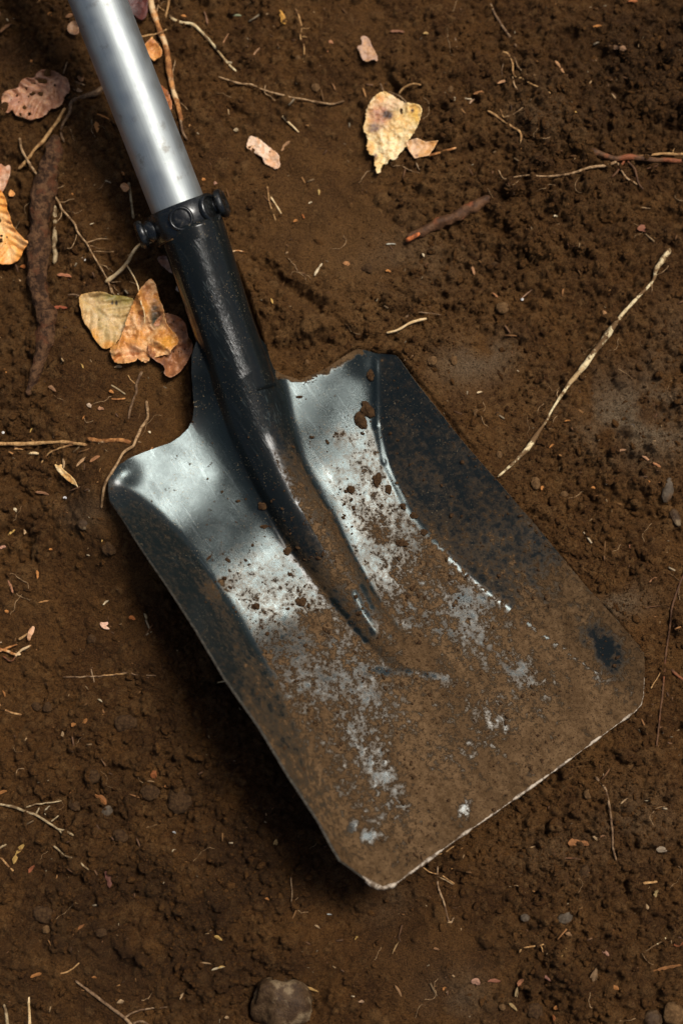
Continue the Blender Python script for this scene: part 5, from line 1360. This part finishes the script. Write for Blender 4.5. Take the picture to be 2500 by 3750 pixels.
C(0, 2500, [
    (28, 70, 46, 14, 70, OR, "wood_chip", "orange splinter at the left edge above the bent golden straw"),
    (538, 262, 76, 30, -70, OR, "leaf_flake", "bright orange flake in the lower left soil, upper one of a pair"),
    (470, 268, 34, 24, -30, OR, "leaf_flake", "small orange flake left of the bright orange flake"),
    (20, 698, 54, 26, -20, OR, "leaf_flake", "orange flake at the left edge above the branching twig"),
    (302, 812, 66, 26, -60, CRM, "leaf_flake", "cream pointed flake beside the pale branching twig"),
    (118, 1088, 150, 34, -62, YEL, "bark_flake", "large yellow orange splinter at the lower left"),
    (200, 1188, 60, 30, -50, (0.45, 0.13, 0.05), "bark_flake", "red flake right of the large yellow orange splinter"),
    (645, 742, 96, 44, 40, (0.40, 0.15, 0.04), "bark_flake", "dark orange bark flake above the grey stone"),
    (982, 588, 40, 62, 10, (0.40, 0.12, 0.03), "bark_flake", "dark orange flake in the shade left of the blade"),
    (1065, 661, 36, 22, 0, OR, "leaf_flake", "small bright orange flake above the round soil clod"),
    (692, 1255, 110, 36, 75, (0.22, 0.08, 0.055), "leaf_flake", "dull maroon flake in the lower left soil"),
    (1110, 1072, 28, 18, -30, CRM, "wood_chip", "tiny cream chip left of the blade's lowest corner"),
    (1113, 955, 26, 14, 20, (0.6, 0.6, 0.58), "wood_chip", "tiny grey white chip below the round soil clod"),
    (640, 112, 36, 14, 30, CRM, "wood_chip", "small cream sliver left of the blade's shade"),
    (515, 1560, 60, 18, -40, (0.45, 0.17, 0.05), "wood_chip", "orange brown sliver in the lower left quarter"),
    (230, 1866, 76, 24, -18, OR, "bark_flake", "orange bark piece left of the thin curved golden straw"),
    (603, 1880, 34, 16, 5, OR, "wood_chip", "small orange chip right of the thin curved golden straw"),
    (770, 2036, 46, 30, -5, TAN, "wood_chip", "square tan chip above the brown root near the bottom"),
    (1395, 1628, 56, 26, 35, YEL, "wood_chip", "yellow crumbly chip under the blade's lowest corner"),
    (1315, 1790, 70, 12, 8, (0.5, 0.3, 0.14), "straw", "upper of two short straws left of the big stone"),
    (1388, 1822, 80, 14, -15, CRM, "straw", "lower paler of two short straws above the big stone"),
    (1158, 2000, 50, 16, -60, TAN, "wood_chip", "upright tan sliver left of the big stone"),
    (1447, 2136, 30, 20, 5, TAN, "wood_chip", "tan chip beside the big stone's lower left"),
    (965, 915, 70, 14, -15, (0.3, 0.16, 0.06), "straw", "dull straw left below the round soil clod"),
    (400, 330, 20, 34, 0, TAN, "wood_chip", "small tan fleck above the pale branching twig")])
C(800, 2500, [
    (582, 1952, 118, 20, 20, (0.66, 0.38, 0.12), "wood_chip", "orange splinter resting on the big stone's right shoulder"),
    (1147, 1966, 84, 20, 62, (0.46, 0.24, 0.1), "wood_chip", "brown chip right of the big stone"),
    (878, 1628, 30, 14, -50, YEL, "wood_chip", "tiny yellow chip above the big stone"),
    (445, 1662, 26, 18, 0, CRM, "wood_chip", "tiny cream chip above and left of the big stone"),
    (706, 1478, 32, 10, 8, (0.7, 0.68, 0.6), "wood_chip", "thin white chip below the blade's lowest corner"),
    (630, 1556, 40, 18, 30, TAN, "wood_chip", "tan chip between thin white chip and big stone"),
    (1127, 1690, 90, 14, -62, (0.5, 0.3, 0.12), "straw", "slanting thin straw between big stone and blade corner"),
    (1388, 1700, 40, 18, 10, (0.5, 0.24, 0.1), "wood_chip", "rusty chip right of the slanting thin straw"),
    (1440, 1950, 30, 18, -30, OR, "wood_chip", "orange chip in the bottom middle"),
    (910, 2035, 36, 22, 0, (0.6, 0.36, 0.2), "wood_chip", "pinkish chip right of the big stone near the bottom"),
    (312, 1380, 30, 16, 20, OR, "wood_chip", "orange chip left under the blade's lowest corner"),
    (20, 1815, 46, 16, -10, YEL, "wood_chip", "yellow chip left of the big stone"),
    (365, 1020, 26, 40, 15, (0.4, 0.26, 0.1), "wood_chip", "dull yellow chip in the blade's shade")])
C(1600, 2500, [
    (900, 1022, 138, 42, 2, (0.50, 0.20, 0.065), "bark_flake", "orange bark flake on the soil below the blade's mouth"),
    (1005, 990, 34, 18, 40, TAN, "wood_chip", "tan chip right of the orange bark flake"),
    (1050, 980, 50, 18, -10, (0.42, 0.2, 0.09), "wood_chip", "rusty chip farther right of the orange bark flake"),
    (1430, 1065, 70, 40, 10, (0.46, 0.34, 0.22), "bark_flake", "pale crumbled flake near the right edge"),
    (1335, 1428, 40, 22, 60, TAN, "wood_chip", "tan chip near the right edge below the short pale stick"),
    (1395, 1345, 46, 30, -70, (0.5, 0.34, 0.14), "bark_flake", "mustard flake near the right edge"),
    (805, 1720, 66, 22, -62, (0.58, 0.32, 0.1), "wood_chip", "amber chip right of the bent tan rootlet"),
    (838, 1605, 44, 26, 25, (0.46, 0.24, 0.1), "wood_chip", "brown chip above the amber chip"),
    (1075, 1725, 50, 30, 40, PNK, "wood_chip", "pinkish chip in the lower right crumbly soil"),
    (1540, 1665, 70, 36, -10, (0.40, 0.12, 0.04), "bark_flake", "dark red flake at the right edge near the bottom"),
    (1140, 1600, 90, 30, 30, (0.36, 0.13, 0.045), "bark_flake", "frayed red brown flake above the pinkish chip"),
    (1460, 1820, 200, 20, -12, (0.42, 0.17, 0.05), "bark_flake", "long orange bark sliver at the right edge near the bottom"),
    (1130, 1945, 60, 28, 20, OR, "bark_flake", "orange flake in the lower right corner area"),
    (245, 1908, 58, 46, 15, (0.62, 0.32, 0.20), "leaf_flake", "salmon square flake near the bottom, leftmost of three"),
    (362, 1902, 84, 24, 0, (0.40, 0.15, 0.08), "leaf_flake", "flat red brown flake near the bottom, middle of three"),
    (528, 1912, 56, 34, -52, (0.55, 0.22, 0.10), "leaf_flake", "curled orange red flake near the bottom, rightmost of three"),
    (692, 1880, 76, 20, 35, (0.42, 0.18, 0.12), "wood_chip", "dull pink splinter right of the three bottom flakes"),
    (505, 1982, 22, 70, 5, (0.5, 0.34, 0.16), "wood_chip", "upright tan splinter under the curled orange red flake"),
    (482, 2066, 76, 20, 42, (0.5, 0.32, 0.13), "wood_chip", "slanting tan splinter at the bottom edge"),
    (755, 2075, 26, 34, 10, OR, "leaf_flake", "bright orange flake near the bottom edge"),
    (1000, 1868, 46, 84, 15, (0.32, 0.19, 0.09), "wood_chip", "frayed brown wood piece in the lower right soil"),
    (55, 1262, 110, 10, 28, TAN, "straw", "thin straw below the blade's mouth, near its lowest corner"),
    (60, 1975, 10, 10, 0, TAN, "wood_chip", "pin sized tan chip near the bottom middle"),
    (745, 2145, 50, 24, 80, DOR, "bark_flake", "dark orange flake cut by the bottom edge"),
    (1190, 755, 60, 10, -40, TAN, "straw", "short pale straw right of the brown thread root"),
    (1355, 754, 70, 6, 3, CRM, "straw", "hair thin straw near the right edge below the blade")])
C(800, 900, [
    (635, 150, 92, 18, -58, CRM, "wood_chip", "cream sliver on bare soil between socket and sunken root"),
    (1212, 714, 66, 16, -28, (0.5, 0.3, 0.16), "wood_chip", "brown chip just right of the blade's right shoulder"),
    (340, 350, 40, 10, 70, YEL, "wood_chip", "yellow splinter right of the socket"),
    (1305, 58, 28, 14, 60, CRM, "wood_chip", "cream chip above the golden curved twig, upper one"),
    (1082, 160, 36, 18, 15, OR, "wood_chip", "orange chip above the golden curved twig"),
    (815, 112, 44, 26, 10, (0.5, 0.22, 0.08), "leaf_flake", "orange brown flake below the sunken root's torn end")])
C(1600, 0, [
    (410, 522, 66, 16, -15, (0.55, 0.28, 0.13), "wood_chip", "pinkish chip left of the zigzag rootlets"),
    (262, 592, 66, 26, -10, (0.46, 0.2, 0.07), "wood_chip", "frayed orange chip right of the mottled cream leaf"),
    (220, 645, 40, 18, -40, (0.5, 0.3, 0.17), "wood_chip", "pale chip just below the frayed orange chip"),
    (780, 425, 96, 20, 55, (0.60, 0.30, 0.13), "wood_chip", "tan orange splinter near the upper right"),
    (1020, 165, 56, 16, -8, OR, "wood_chip", "orange chip near the top right"),
    (1150, 300, 112, 44, 12, (0.30, 0.16, 0.08), "bark_flake", "curled brown bark flake in the upper right"),
    (1245, 4, 60, 20, 0, (0.5, 0.16, 0.05), "bark_flake", "orange red flake cut by the top edge at right"),
    (870, 710, 46, 14, 15, YEL, "wood_chip", "yellow chip in the upper right soil"),
    (1125, 612, 44, 8, 50, TAN, "straw", "thin tan straw right of the yellow chip"),
    (998, 578, 30, 10, 45, OR, "wood_chip", "orange sliver above the thin tan straw"),
    (755, 1378, 26, 16, 15, CRM, "wood_chip", "tiny white chip below the red root's long side shoot"),
    (1310, 1458, 70, 40, 10, (0.34, 0.13, 0.07), "bark_flake", "dull red flake right of the tiny white chip"),
    (120, 750, 60, 20, -25, (0.42, 0.2, 0.1), "wood_chip", "brown chip between zigzag rootlets and mottled leaf"),
    (120, 270, 66, 10, 80, (0.32, 0.2, 0.11), "needle", "upright dull needle left of the zigzag rootlets")])
C(800, 0, [
    (408, 108, 96, 40, 68, (0.66, 0.32, 0.06), "leaf_flake", "mustard orange flake left of the rusty rootlet at the top"),
    (1140, 200, 90, 18, 3, (0.32, 0.14, 0.075), "bark_flake", "dull red sliver right of the greyish leaf piece"),
    (1322, 212, 34, 18, 10, (0.66, 0.4, 0.14), "wood_chip", "yellow chip right of the dull red sliver"),
    (300, 88, 36, 14, 0, TAN, "wood_chip", "small tan chip near the top edge, left of the mustard flake"),
    (700, 305, 56, 20, -75, (0.48, 0.18, 0.07), "wood_chip", "upright rusty chip left of the greyish leaf piece"),
    (718, 268, 34, 20, 30, (0.5, 0.22, 0.1), "wood_chip", "rusty nub above the upright rusty chip"),
    (930, 590, 70, 12, 70, (0.5, 0.24, 0.08), "needle", "orange needle left of the mottled cream leaf"),
    (735, 552, 50, 12, 65, (0.36, 0.17, 0.07), "needle", "brown needle above the pinkish long root's tip"),
    (425, 930, 84, 24, -50, (0.42, 0.22, 0.1), "wood_chip", "brown splinter right of the pale pink leaf piece"),
    (640, 1225, 40, 14, 85, (0.64, 0.4, 0.13), "wood_chip", "upright yellow chip below the mottled leaf's left"),
    (585, 1292, 24, 12, -20, CRM, "wood_chip", "tiny cream chip near the two crossed needles"),
    (240, 330, 70, 14, -50, (0.45, 0.24, 0.12), "needle", "hooked tan needle below the top centre left"),
    (490, 1408, 30, 18, -20, OR, "wood_chip", "orange chip below right of the crossed needles"),
    (540, 1380, 30, 12, 60, DOR, "wood_chip", "dark orange chip right of the crossed needles"),
    (1100, 1556, 60, 10, 0, (0.6, 0.55, 0.42), "wood_chip", "pale sliver below the sunken root's torn end"),
    (1525, 745, 56, 24, -20, (0.4, 0.19, 0.09), "wood_chip", "brown chip right of the mottled cream leaf, near the triangular piece")])
C(1600, 800, [
    (270, 1108, 36, 14, -10, (0.7, 0.5, 0.28), "wood_chip", "cream chip above the blade's right edge"),
    (228, 330, 60, 16, 75, (0.45, 0.22, 0.1), "wood_chip", "upright rusty chip left of the pale root's upper half"),
    (368, 487, 46, 14, 40, (0.48, 0.2, 0.08), "wood_chip", "rusty chip above the round pebble left of the pale root"),
    (572, 480, 90, 8, -40, (0.36, 0.2, 0.11), "needle", "thin needle ending in a white dot left of the pale root"),
    (728, 1450, 40, 14, -40, OR, "wood_chip", "orange chip at the pale root's lower end, upper one"),
    (1160, 1482, 90, 16, -12, (0.42, 0.22, 0.11), "straw", "tan straw below the pale dry patch at right"),
    (1335, 1535, 70, 20, 35, (0.48, 0.24, 0.12), "wood_chip", "long tan chip near the right edge below the dry patch"),
    (1065, 605, 40, 30, 60, (0.4, 0.2, 0.08), "leaf_flake", "brown flake just left of the pale root's middle"),
    (860, 170, 60, 24, 15, (0.32, 0.14, 0.07), "leaf_flake", "dull red brown flake in the soil below the red root"),
    (830, 1290, 40, 10, -5, OR, "wood_chip", "tiny orange chip right of the pale root's lower half")])
C(1600, 1700, [
    (668, 150, 30, 20, -60, OR, "wood_chip", "orange chip right of the blade's right edge, near the top"),
    (995, 150, 26, 18, 20, OR, "wood_chip", "orange nub right of the small brown stone pair"),
    (1357, 120, 44, 16, 60, OR, "wood_chip", "orange splinter left of the long grey stone"),
    (1400, 5, 60, 20, 30, (0.48, 0.2, 0.08), "wood_chip", "rusty chip above the long grey stone"),
    (1230, 525, 24, 14, 80, (0.5, 0.2, 0.1), "wood_chip", "tiny red chip right of the blade's right edge"),
    (1375, 735, 56, 12, -35, (0.4, 0.18, 0.08), "wood_chip", "rusty sliver left of the thread root's upper part")])

# ---- stones and clods
def ST_(x, y, ox, oy, w, h, ang, label, mat, seed, sink=0.45, name="stone", cat="stone", flat=0.6, amp=0.2):
    stone(ox + x * K, oy + y * K, w * K, h * K, ang, label, cat, M[mat], seed, sink + (0.15 if mat == 'clod' else 0), name, flat, amp + (0.16 if mat == 'clod' else 0))
ST_(395, 2045, 800, 2500, 350, 350, 20, "big rounded muddy stone half buried at the bottom edge", "stone", 3, 0.72, flat=0.7, amp=0.26)
ST_(1505, 2112, 1600, 2500, 130, 140, 10, "ochre sandy stone at the bottom right corner", "sandclod", 5, 0.3, amp=0.16)
ST_(1375, 2145, 1600, 2500, 120, 125, 0, "brown stone left of the ochre stone at the bottom right", "stone", 7, 0.4)
ST_(415, 2070, 1600, 2500, 40, 40, 0, "small tan pebble near the bottom edge", "sandclod", 9, 0.3, name="pebble", cat="pebble")
ST_(625, 2100, 1600, 2500, 100, 90, 0, "lumpy soil clod at the bottom edge right of the tan pebble", "clod", 11, 0.4, name="soil_clod", cat="clod")
ST_(935, 1215, 1600, 2500, 60, 90, 20, "oval soil clod below the orange bark flake", "clod", 13, 0.4, name="soil_clod", cat="clod")
ST_(815, 1505, 1600, 2500, 95, 70, -20, "grey flat stone in the lower right soil", "greystone", 15, 0.6, amp=0.2)
ST_(560, 1500, 1600, 2500, 60, 50, 10, "small grey brown stone left of the grey flat stone", "greystone", 17, 0.6)
ST_(960, 710, 1600, 2500, 55, 60, 0, "tan pebble below the blade's mouth", "sandclod", 19, 0.4, name="pebble", cat="pebble")
ST_(1145, 750, 0, 2500, 165, 175, 10, "round soil clod left of the blade's lower corner", "clod", 21, 0.5, name="soil_clod", cat="clod", amp=0.12)
ST_(955, 690, 0, 2500, 115, 100, 0, "smaller soil clod touching the round clod's left", "clod", 23, 0.45, name="soil_clod", cat="clod")
ST_(800, 258, 0, 2500, 125, 95, -10, "soil clod in the lower left, above the dark orange bark flake", "clod", 25, 0.45, name="soil_clod", cat="clod")
ST_(480, 785, 0, 2500, 80, 75, 0, "soil clod right of the pale branching twig", "clod", 27, 0.4, name="soil_clod", cat="clod")
ST_(595, 600, 0, 2500, 75, 90, 15, "upright soil clod above the grey stone", "clod", 29, 0.4, name="soil_clod", cat="clod")
ST_(765, 980, 0, 2500, 95, 75, 15, "soil clod below the grey stone", "clod", 31, 0.4, name="soil_clod", cat="clod")
ST_(235, 155, 0, 2500, 62, 55, 0, "left one of two small clods near the left edge", "clod", 33, 0.4, name="soil_clod", cat="clod")
ST_(303, 158, 0, 2500, 58, 56, 0, "right one of two small clods near the left edge", "clod", 35, 0.4, name="soil_clod", cat="clod")
ST_(275, 1480, 0, 2500, 130, 100, 5, "broad soil clod in the lower left quarter", "clod", 37, 0.5, name="soil_clod", cat="clod")
ST_(645, 1590, 0, 2500, 75, 60, 0, "small soil clod right of the orange brown sliver", "clod", 39, 0.4, name="soil_clod", cat="clod")
ST_(682, 822, 0, 2500, 75, 60, -35, "pale grey stone in the lower left soil", "greystone", 41, 0.5)
ST_(295, 1575, 0, 2500, 46, 50, 0, "tan pebble below the broad soil clod", "sandclod", 43, 0.4, name="pebble", cat="pebble")
ST_(705, 712, 0, 1600, 80, 85, 0, "soil clod close to the blade's left edge", "clod", 45, 0.45, name="soil_clod", cat="clod")
ST_(535, 555, 0, 1600, 85, 75, 0, "grey brown stone left of the blade's upper edge", "stone", 47, 0.5)
ST_(590, 1290, 0, 1600, 60, 50, 0, "small soil clod below the pink heart shaped flake", "clod", 49, 0.4, name="soil_clod", cat="clod")
ST_(415, 572, 1600, 800, 84, 78, 0, "round pinkish pebble left of the pale root", "sandclod", 51, 0.4, name="pebble", cat="pebble", amp=0.1)
ST_(370, 298, 1600, 800, 60, 46, 0, "dull oval pebble above the round pinkish pebble", "clod", 53, 0.4, name="pebble", cat="pebble")
ST_(541, 516, 1600, 800, 20, 20, 0, "tiny white round pebble at the thin needle's end", "white", 55, 0.2, name="pebble", cat="pebble", amp=0.05)
ST_(106, 906, 1600, 800, 46, 60, 0, "small pinkish pebble right of the blade's shoulder", "sandclod", 57, 0.4, name="pebble", cat="pebble")
ST_(1360, 735, 800, 900, 62, 66, 0, "orange brown pebble right of the blade's right shoulder", "sandclod", 59, 0.4, name="pebble", cat="pebble")
ST_(565, 745, 800, 900, 34, 40, 0, "small tan pebble in the soil pocket above the blade", "sandclod", 61, 0.4, name="pebble", cat="pebble")
ST_(950, 148, 800, 900, 66, 58, 0, "dull brown pebble below the sunken red brown root", "clod", 63, 0.45, name="pebble", cat="pebble")
ST_(1254, 124, 800, 900, 18, 18, 0, "tiny white pebble below the sunken root", "white", 65, 0.2, name="pebble", cat="pebble", amp=0.05)
ST_(1468, 165, 1600, 1700, 72, 150, 12, "long grey stone at the right edge beside the blade", "greystone", 67, 0.45)
ST_(1515, 335, 1600, 1700, 64, 120, -25, "dull tan stone below the long grey stone", "stone", 69, 0.5)
ST_(628, 120, 1600, 1700, 56, 84, 0, "brown oval pebble right of the blade's upper right edge", "sandclod", 71, 0.5, name="pebble", cat="pebble")
ST_(808, 192, 1600, 1700, 50, 40, 0, "ochre pebble right of the brown oval pebble", "sandclod", 73, 0.4, name="pebble", cat="pebble")
ST_(395, 1508, 1600, 800, 38, 50, 0, "pink pebble at the pale root's lower end, near the blade", "sandclod", 75, 0.4, name="pebble", cat="pebble")
ST_(248, 1238, 1600, 800, 40, 50, 15, "pale tan pebble right of the blade's upper right edge", "sandclod", 77, 0.35, name="pebble", cat="pebble")
ST_(1230, 1335, 1600, 800, 66, 40, -30, "pale grey stone in the dry patch at the right", "greystone", 79, 0.5)
ST_(620, 560, 800, 0, 56, 60, 30, "knobbly tan pebble above the pinkish long root", "sandclod", 81, 0.45, name="pebble", cat="pebble")
ST_(508, 372, 800, 0, 42, 40, 0, "ochre pebble left of the rusty rootlet's lower end", "sandclod", 83, 0.4, name="pebble", cat="pebble")
ST_(85, 570, 1600, 0, 36, 50, 20, "pale pebble below right of the tan triangular leaf piece's top", "sandclod", 85, 0.4, name="pebble", cat="pebble")
ST_(22, 1366, 0, 800, 20, 18, 0, "tiny white pebble at the left edge above the straight root", "white", 87, 0.2, name="pebble", cat="pebble", amp=0.05)
ST_(118, 830, 800, 0, 26, 26, 0, "tiny cream pebble left of the pale pink leaf piece", "sandclod", 89, 0.3, name="pebble", cat="pebble")

# mud clods resting on the blade
for (x, y, ox, oy, w, h, ang, label) in [
    (970, 828, 800, 900, 42, 66, 0, "small upright mud clod at the top of the blade's right crease"),
    (952, 1045, 800, 900, 74, 128, -22, "largest rough mud clod on the blade, right of the socket"),
    (907, 1118, 800, 900, 58, 106, -24, "elongated mud clod just below left of the largest one on the blade"),
    (1012, 1492, 800, 900, 50, 84, 10, "ragged mud clod inside the bright patch right of the rib"),
    (280, 268, 800, 1700, 62, 52, 0, "round mud clod at the left foot of the rib"),
    (1085, 158, 800, 1700, 46, 54, 0, "mud clod beside the bright right crease of the blade"),
    (1175, 268, 800, 1700, 40, 46, 0, "mud clod on the blade's right crease, below the bright patch"),
    (1248, 330, 800, 1700, 46, 40, 20, "mud clod lower down on the blade's right crease"),
    (1165, 505, 800, 1700, 86, 48, 10, "flat wide mud clod on the plate right of the rib"),
    (845, 158, 800, 1700, 50, 46, 0, "mud clod at the left part of the bright patch right of the rib"),
    (438, 556, 800, 1700, 42, 46, 0, "mud clod on the bright line left of the rib's lower half"),
    (525, 882, 800, 1700, 66, 50, 0, "low round mud clod below the bright left patch"),
    (238, 905, 800, 1700, 40, 38, 0, "small mud clod within the bright left patch of the blade"),
    (292, 398, 800, 1700, 42, 26, 0, "little dark mud clod on the bright line left of the rib"),
    (1310, 432, 800, 1700, 44, 36, 0, "dark mud clod at the right crease, lowest of the row")]:
    stone(ox + x * K, oy + y * K, w * K, h * K, ang, label, "mud clod", M['clod'], int(x + y), 0.35, "mud_clod", 0.5, 0.5, onblade=True)

# small pressed mud crumbs all over the blade: far too many to count
OCT_V = np.array([(1, 0, 0), (0, 1, 0), (-1, 0, 0), (0, -1, 0), (0, 0, 1), (0, 0, -1.0)]); OCT_F = np.array([(0, 1, 4), (1, 2, 4), (2, 3, 4), (3, 0, 4), (1, 0, 5), (2, 1, 5), (3, 2, 5), (0, 3, 5)])
def crumb_field(name, px, py, zf, rad, mat, kind_seed, sink=0.25, jitter=0.3, cols=None, shape=None):
    BV, BF = shape or (ICO_V, ICO_F); nb_ = len(BV)
    n = len(px); r = np.random.default_rng(kind_seed)
    z0 = zf(px, py)
    X, Y, Z = W(px, py, z0 + rad * (0.5 - sink))
    V = np.repeat(BV[None], n, 0) * (1 + r.normal(size=(n, nb_, 1)) * jitter * 0.6)
    V = V * np.array([1, 1, 0.75])[None, None] * rad[:, None, None]
    th = r.random(n) * 6.28; cth, sth = np.cos(th)[:, None], np.sin(th)[:, None]
    e = 0.6 + 0.8 * r.random((n, 1))
    vx = V[:, :, 0] * e; vy = V[:, :, 1] / e
    V = np.stack([vx * cth - vy * sth, vx * sth + vy * cth, V[:, :, 2]], 2)
    V = V + np.stack([X, Y, Z], 1)[:, None]
    Fc = (BF[None] + (np.arange(n) * nb_)[:, None, None]).reshape(-1, 3).astype(np.int32)
    cc = None if cols is None else np.repeat(cols, nb_, 0)
    return mesh_obj(name, V.reshape(-1, 3), Fc, mat, cols=cc, smooth=False)
r = np.random.default_rng(99)
n = 26000
cpx = r.uniform(380, 2360, n); cpy = r.uniform(1300, 3250, n)
cu, cv = UV(cpx, cpy)
de2 = dist_poly(cpx, cpy, OUT); ok = inside(cpx, cpy, OUT) & (de2 > 3)
dens = interp(cv, [(-200, 0.02), (150, 0.10), (400, 0.34), (700, 0.40), (1600, 0.22)]) * (0.15 + 1.7 * sstep(0.45, 0.65, fbm(cpx / 60, cpy / 60, 3, 71)))
dens = dens * np.where(cu < -480, 0.15, 1.0) * np.where(cu > 300, 0.4, 1)
dens = np.where((de2 < 26) & ((cu > 300) | (cpy < 1420)) & (cv < 1500), np.maximum(dens, 0.75 * sstep(0.42, 0.6, fbm(cpx / 40, cpy / 40, 3, 73))), dens)
ok &= r.random(n) < dens
cpx, cpy = cpx[ok], cpy[ok]
cr_ = 0.00035 * (1 - r.random(len(cpx))) ** (-1 / 2.6); cr_ = np.minimum(cr_, 0.0017)
o = crumb_field("mud_crumbs", cpx, cpy, blade_z, cr_, M['clod'], 5)
tag(o, "countless small mud crumbs stuck to the shovel blade", "mud crumbs", kind="stuff")

# crumbs and fibres of the soil
n = 200000
cpx = r.uniform(-120, 2620, n); cpy = r.uniform(-140, 3900, n)
gx_, gy_, _ = WG(cpx, cpy, 0.0)
ix = np.clip(((gx_ - gx1[0]) / DX).astype(int), 0, NX - 1); iy = np.clip(((gy_ - gy1[0]) / DX).astype(int), 0, NY - 1)
ok = (~inside(cpx, cpy, OUT)) & (r.random(n) < 0.04 + 0.85 * crumb[iy, ix] ** 1.7)
cpx, cpy = cpx[ok], cpy[ok]
cr_ = 0.00040 * (1 - r.random(len(cpx))) ** (-1 / 2.5); cr_ = np.minimum(cr_, 0.0030)
def gz_at(px, py):
    x, y, z = WG(px, py, 0.0, smooth=False); return z
big = cr_ > 0.0011
o = crumb_field("soil_crumbs", cpx[big], cpy[big], gz_at, cr_[big], M['soil'], 6, sink=0.5, jitter=0.45)
tag(o, "loose pea sized crumbs of dark brown soil strewn over the ground", "soil crumbs", kind="stuff")
o = crumb_field("soil_grains", cpx[~big], cpy[~big], gz_at, cr_[~big], M['soil'], 8, jitter=0.5, shape=(OCT_V, OCT_F))
tag(o, "fine grains of dark brown soil strewn over the ground", "soil grains", kind="stuff")

n = 2600
cpx = r.uniform(-80, 2580, n); cpy = r.uniform(-80, 3830, n)
ok = (~inside(cpx, cpy, OUT)) & (r.random(n) < 0.08 + 1.1 * sstep(0.50, 0.66, fbm(cpx / 150 + 3, cpy / 150, 3, 88))); cpx, cpy = cpx[ok], cpy[ok]
n = len(cpx)
ln = 0.0006 * (1 - r.random(n)) ** (-1 / 1.9); ln = np.minimum(ln, 0.0050)
wd = np.minimum(ln * (0.18 + 0.5 * r.random(n)), 0.0009) 
x, y, z = WG(cpx, cpy, 0.0, smooth=False)
th = r.random(n) * 3.14
dx, dy = np.cos(th) * ln, np.sin(th) * ln; nx_, ny_ = -np.sin(th) * wd, np.cos(th) * wd
x2, y2 = x + dx * 0.7, y + dy * 0.7
z0 = ground(x - dx, y - dy); z1 = ground(x + dx, y + dy)
hh = 0.00035
ring = []
for (sx_, sy_, sz_) in [(-1, -1, 0), (-1, 1, 0), (-1, 0, 1), (1, -1, 0), (1, 1, 0), (1, 0, 1)]:
    zz = np.maximum((z0 if sx_ < 0 else z1) * 0.5 + 0.5 * z, z - 0.0003) + 0.0002 + sz_ * (hh + wd * 0.6)
    ring.append(np.stack([x + sx_ * dx + sy_ * nx_, y + sx_ * dy + sy_ * ny_, zz], 1))
V = np.stack(ring, 1)
ff = np.array([(0, 2, 1), (3, 4, 5), (0, 1, 4), (0, 4, 3), (1, 2, 5), (1, 5, 4), (2, 0, 3), (2, 3, 5)])
Fc = (ff[None] + (np.arange(n) * 6)[:, None, None]).reshape(-1, 3).astype(np.int32)
pal = np.array([(0.50, 0.24, 0.08), (0.44, 0.20, 0.07), (0.58, 0.36, 0.17), (0.74, 0.56, 0.34), (0.24, 0.12, 0.055), (0.30, 0.14, 0.06), (0.20, 0.10, 0.05)])
cc = pal[r.integers(0, len(pal), n)] * (0.25 + 0.6 * r.random((n, 1)) ** 1.5)
o = mesh_obj("wood_fibres", V.reshape(-1, 3), Fc, M['tone'], cols=np.repeat(cc, 6, 0), smooth=False)
tag(o, "tiny orange and tan wood fibres scattered through the soil", "fibres", kind="stuff")

# fine hair roots lying everywhere in the soil
hv = []; hf = []; off = 0
for i in range(120):
    a = r.uniform(-60, 2560); b = r.uniform(-60, 3800)
    if inside(np.array([a]), np.array([b]), OUT)[0]: continue
    m = int(r.integers(5, 14)); ang = r.uniform(0, 6.28); pts = [(a, b)]
    for j in range(m):
        ang += r.normal() * 0.45; pts.append((pts[-1][0] + math.cos(ang) * 9, pts[-1][1] + math.sin(ang) * 9))
    pts = np.array(pts)
    if inside(pts[:, 0], pts[:, 1], OUT).any(): continue
    x, y, z = WG(pts[:, 0], pts[:, 1], 0.0005, smooth=False)
    rr3 = np.full(len(pts), r.uniform(0.00012, 0.00030))
    vs, fs = tube_mesh(np.stack([x, y, z], 1), rr3, 4, cap=False)
    hv += [tuple(q) for q in vs]; hf += [tuple(k_ + off for k_ in f) for f in fs]; off += len(vs)
o = mesh_obj("hair_roots", hv, hf, M['rootlet'])
tag(o, "hair thin rootlets threaded through the soil", "hair roots", kind="stuff")
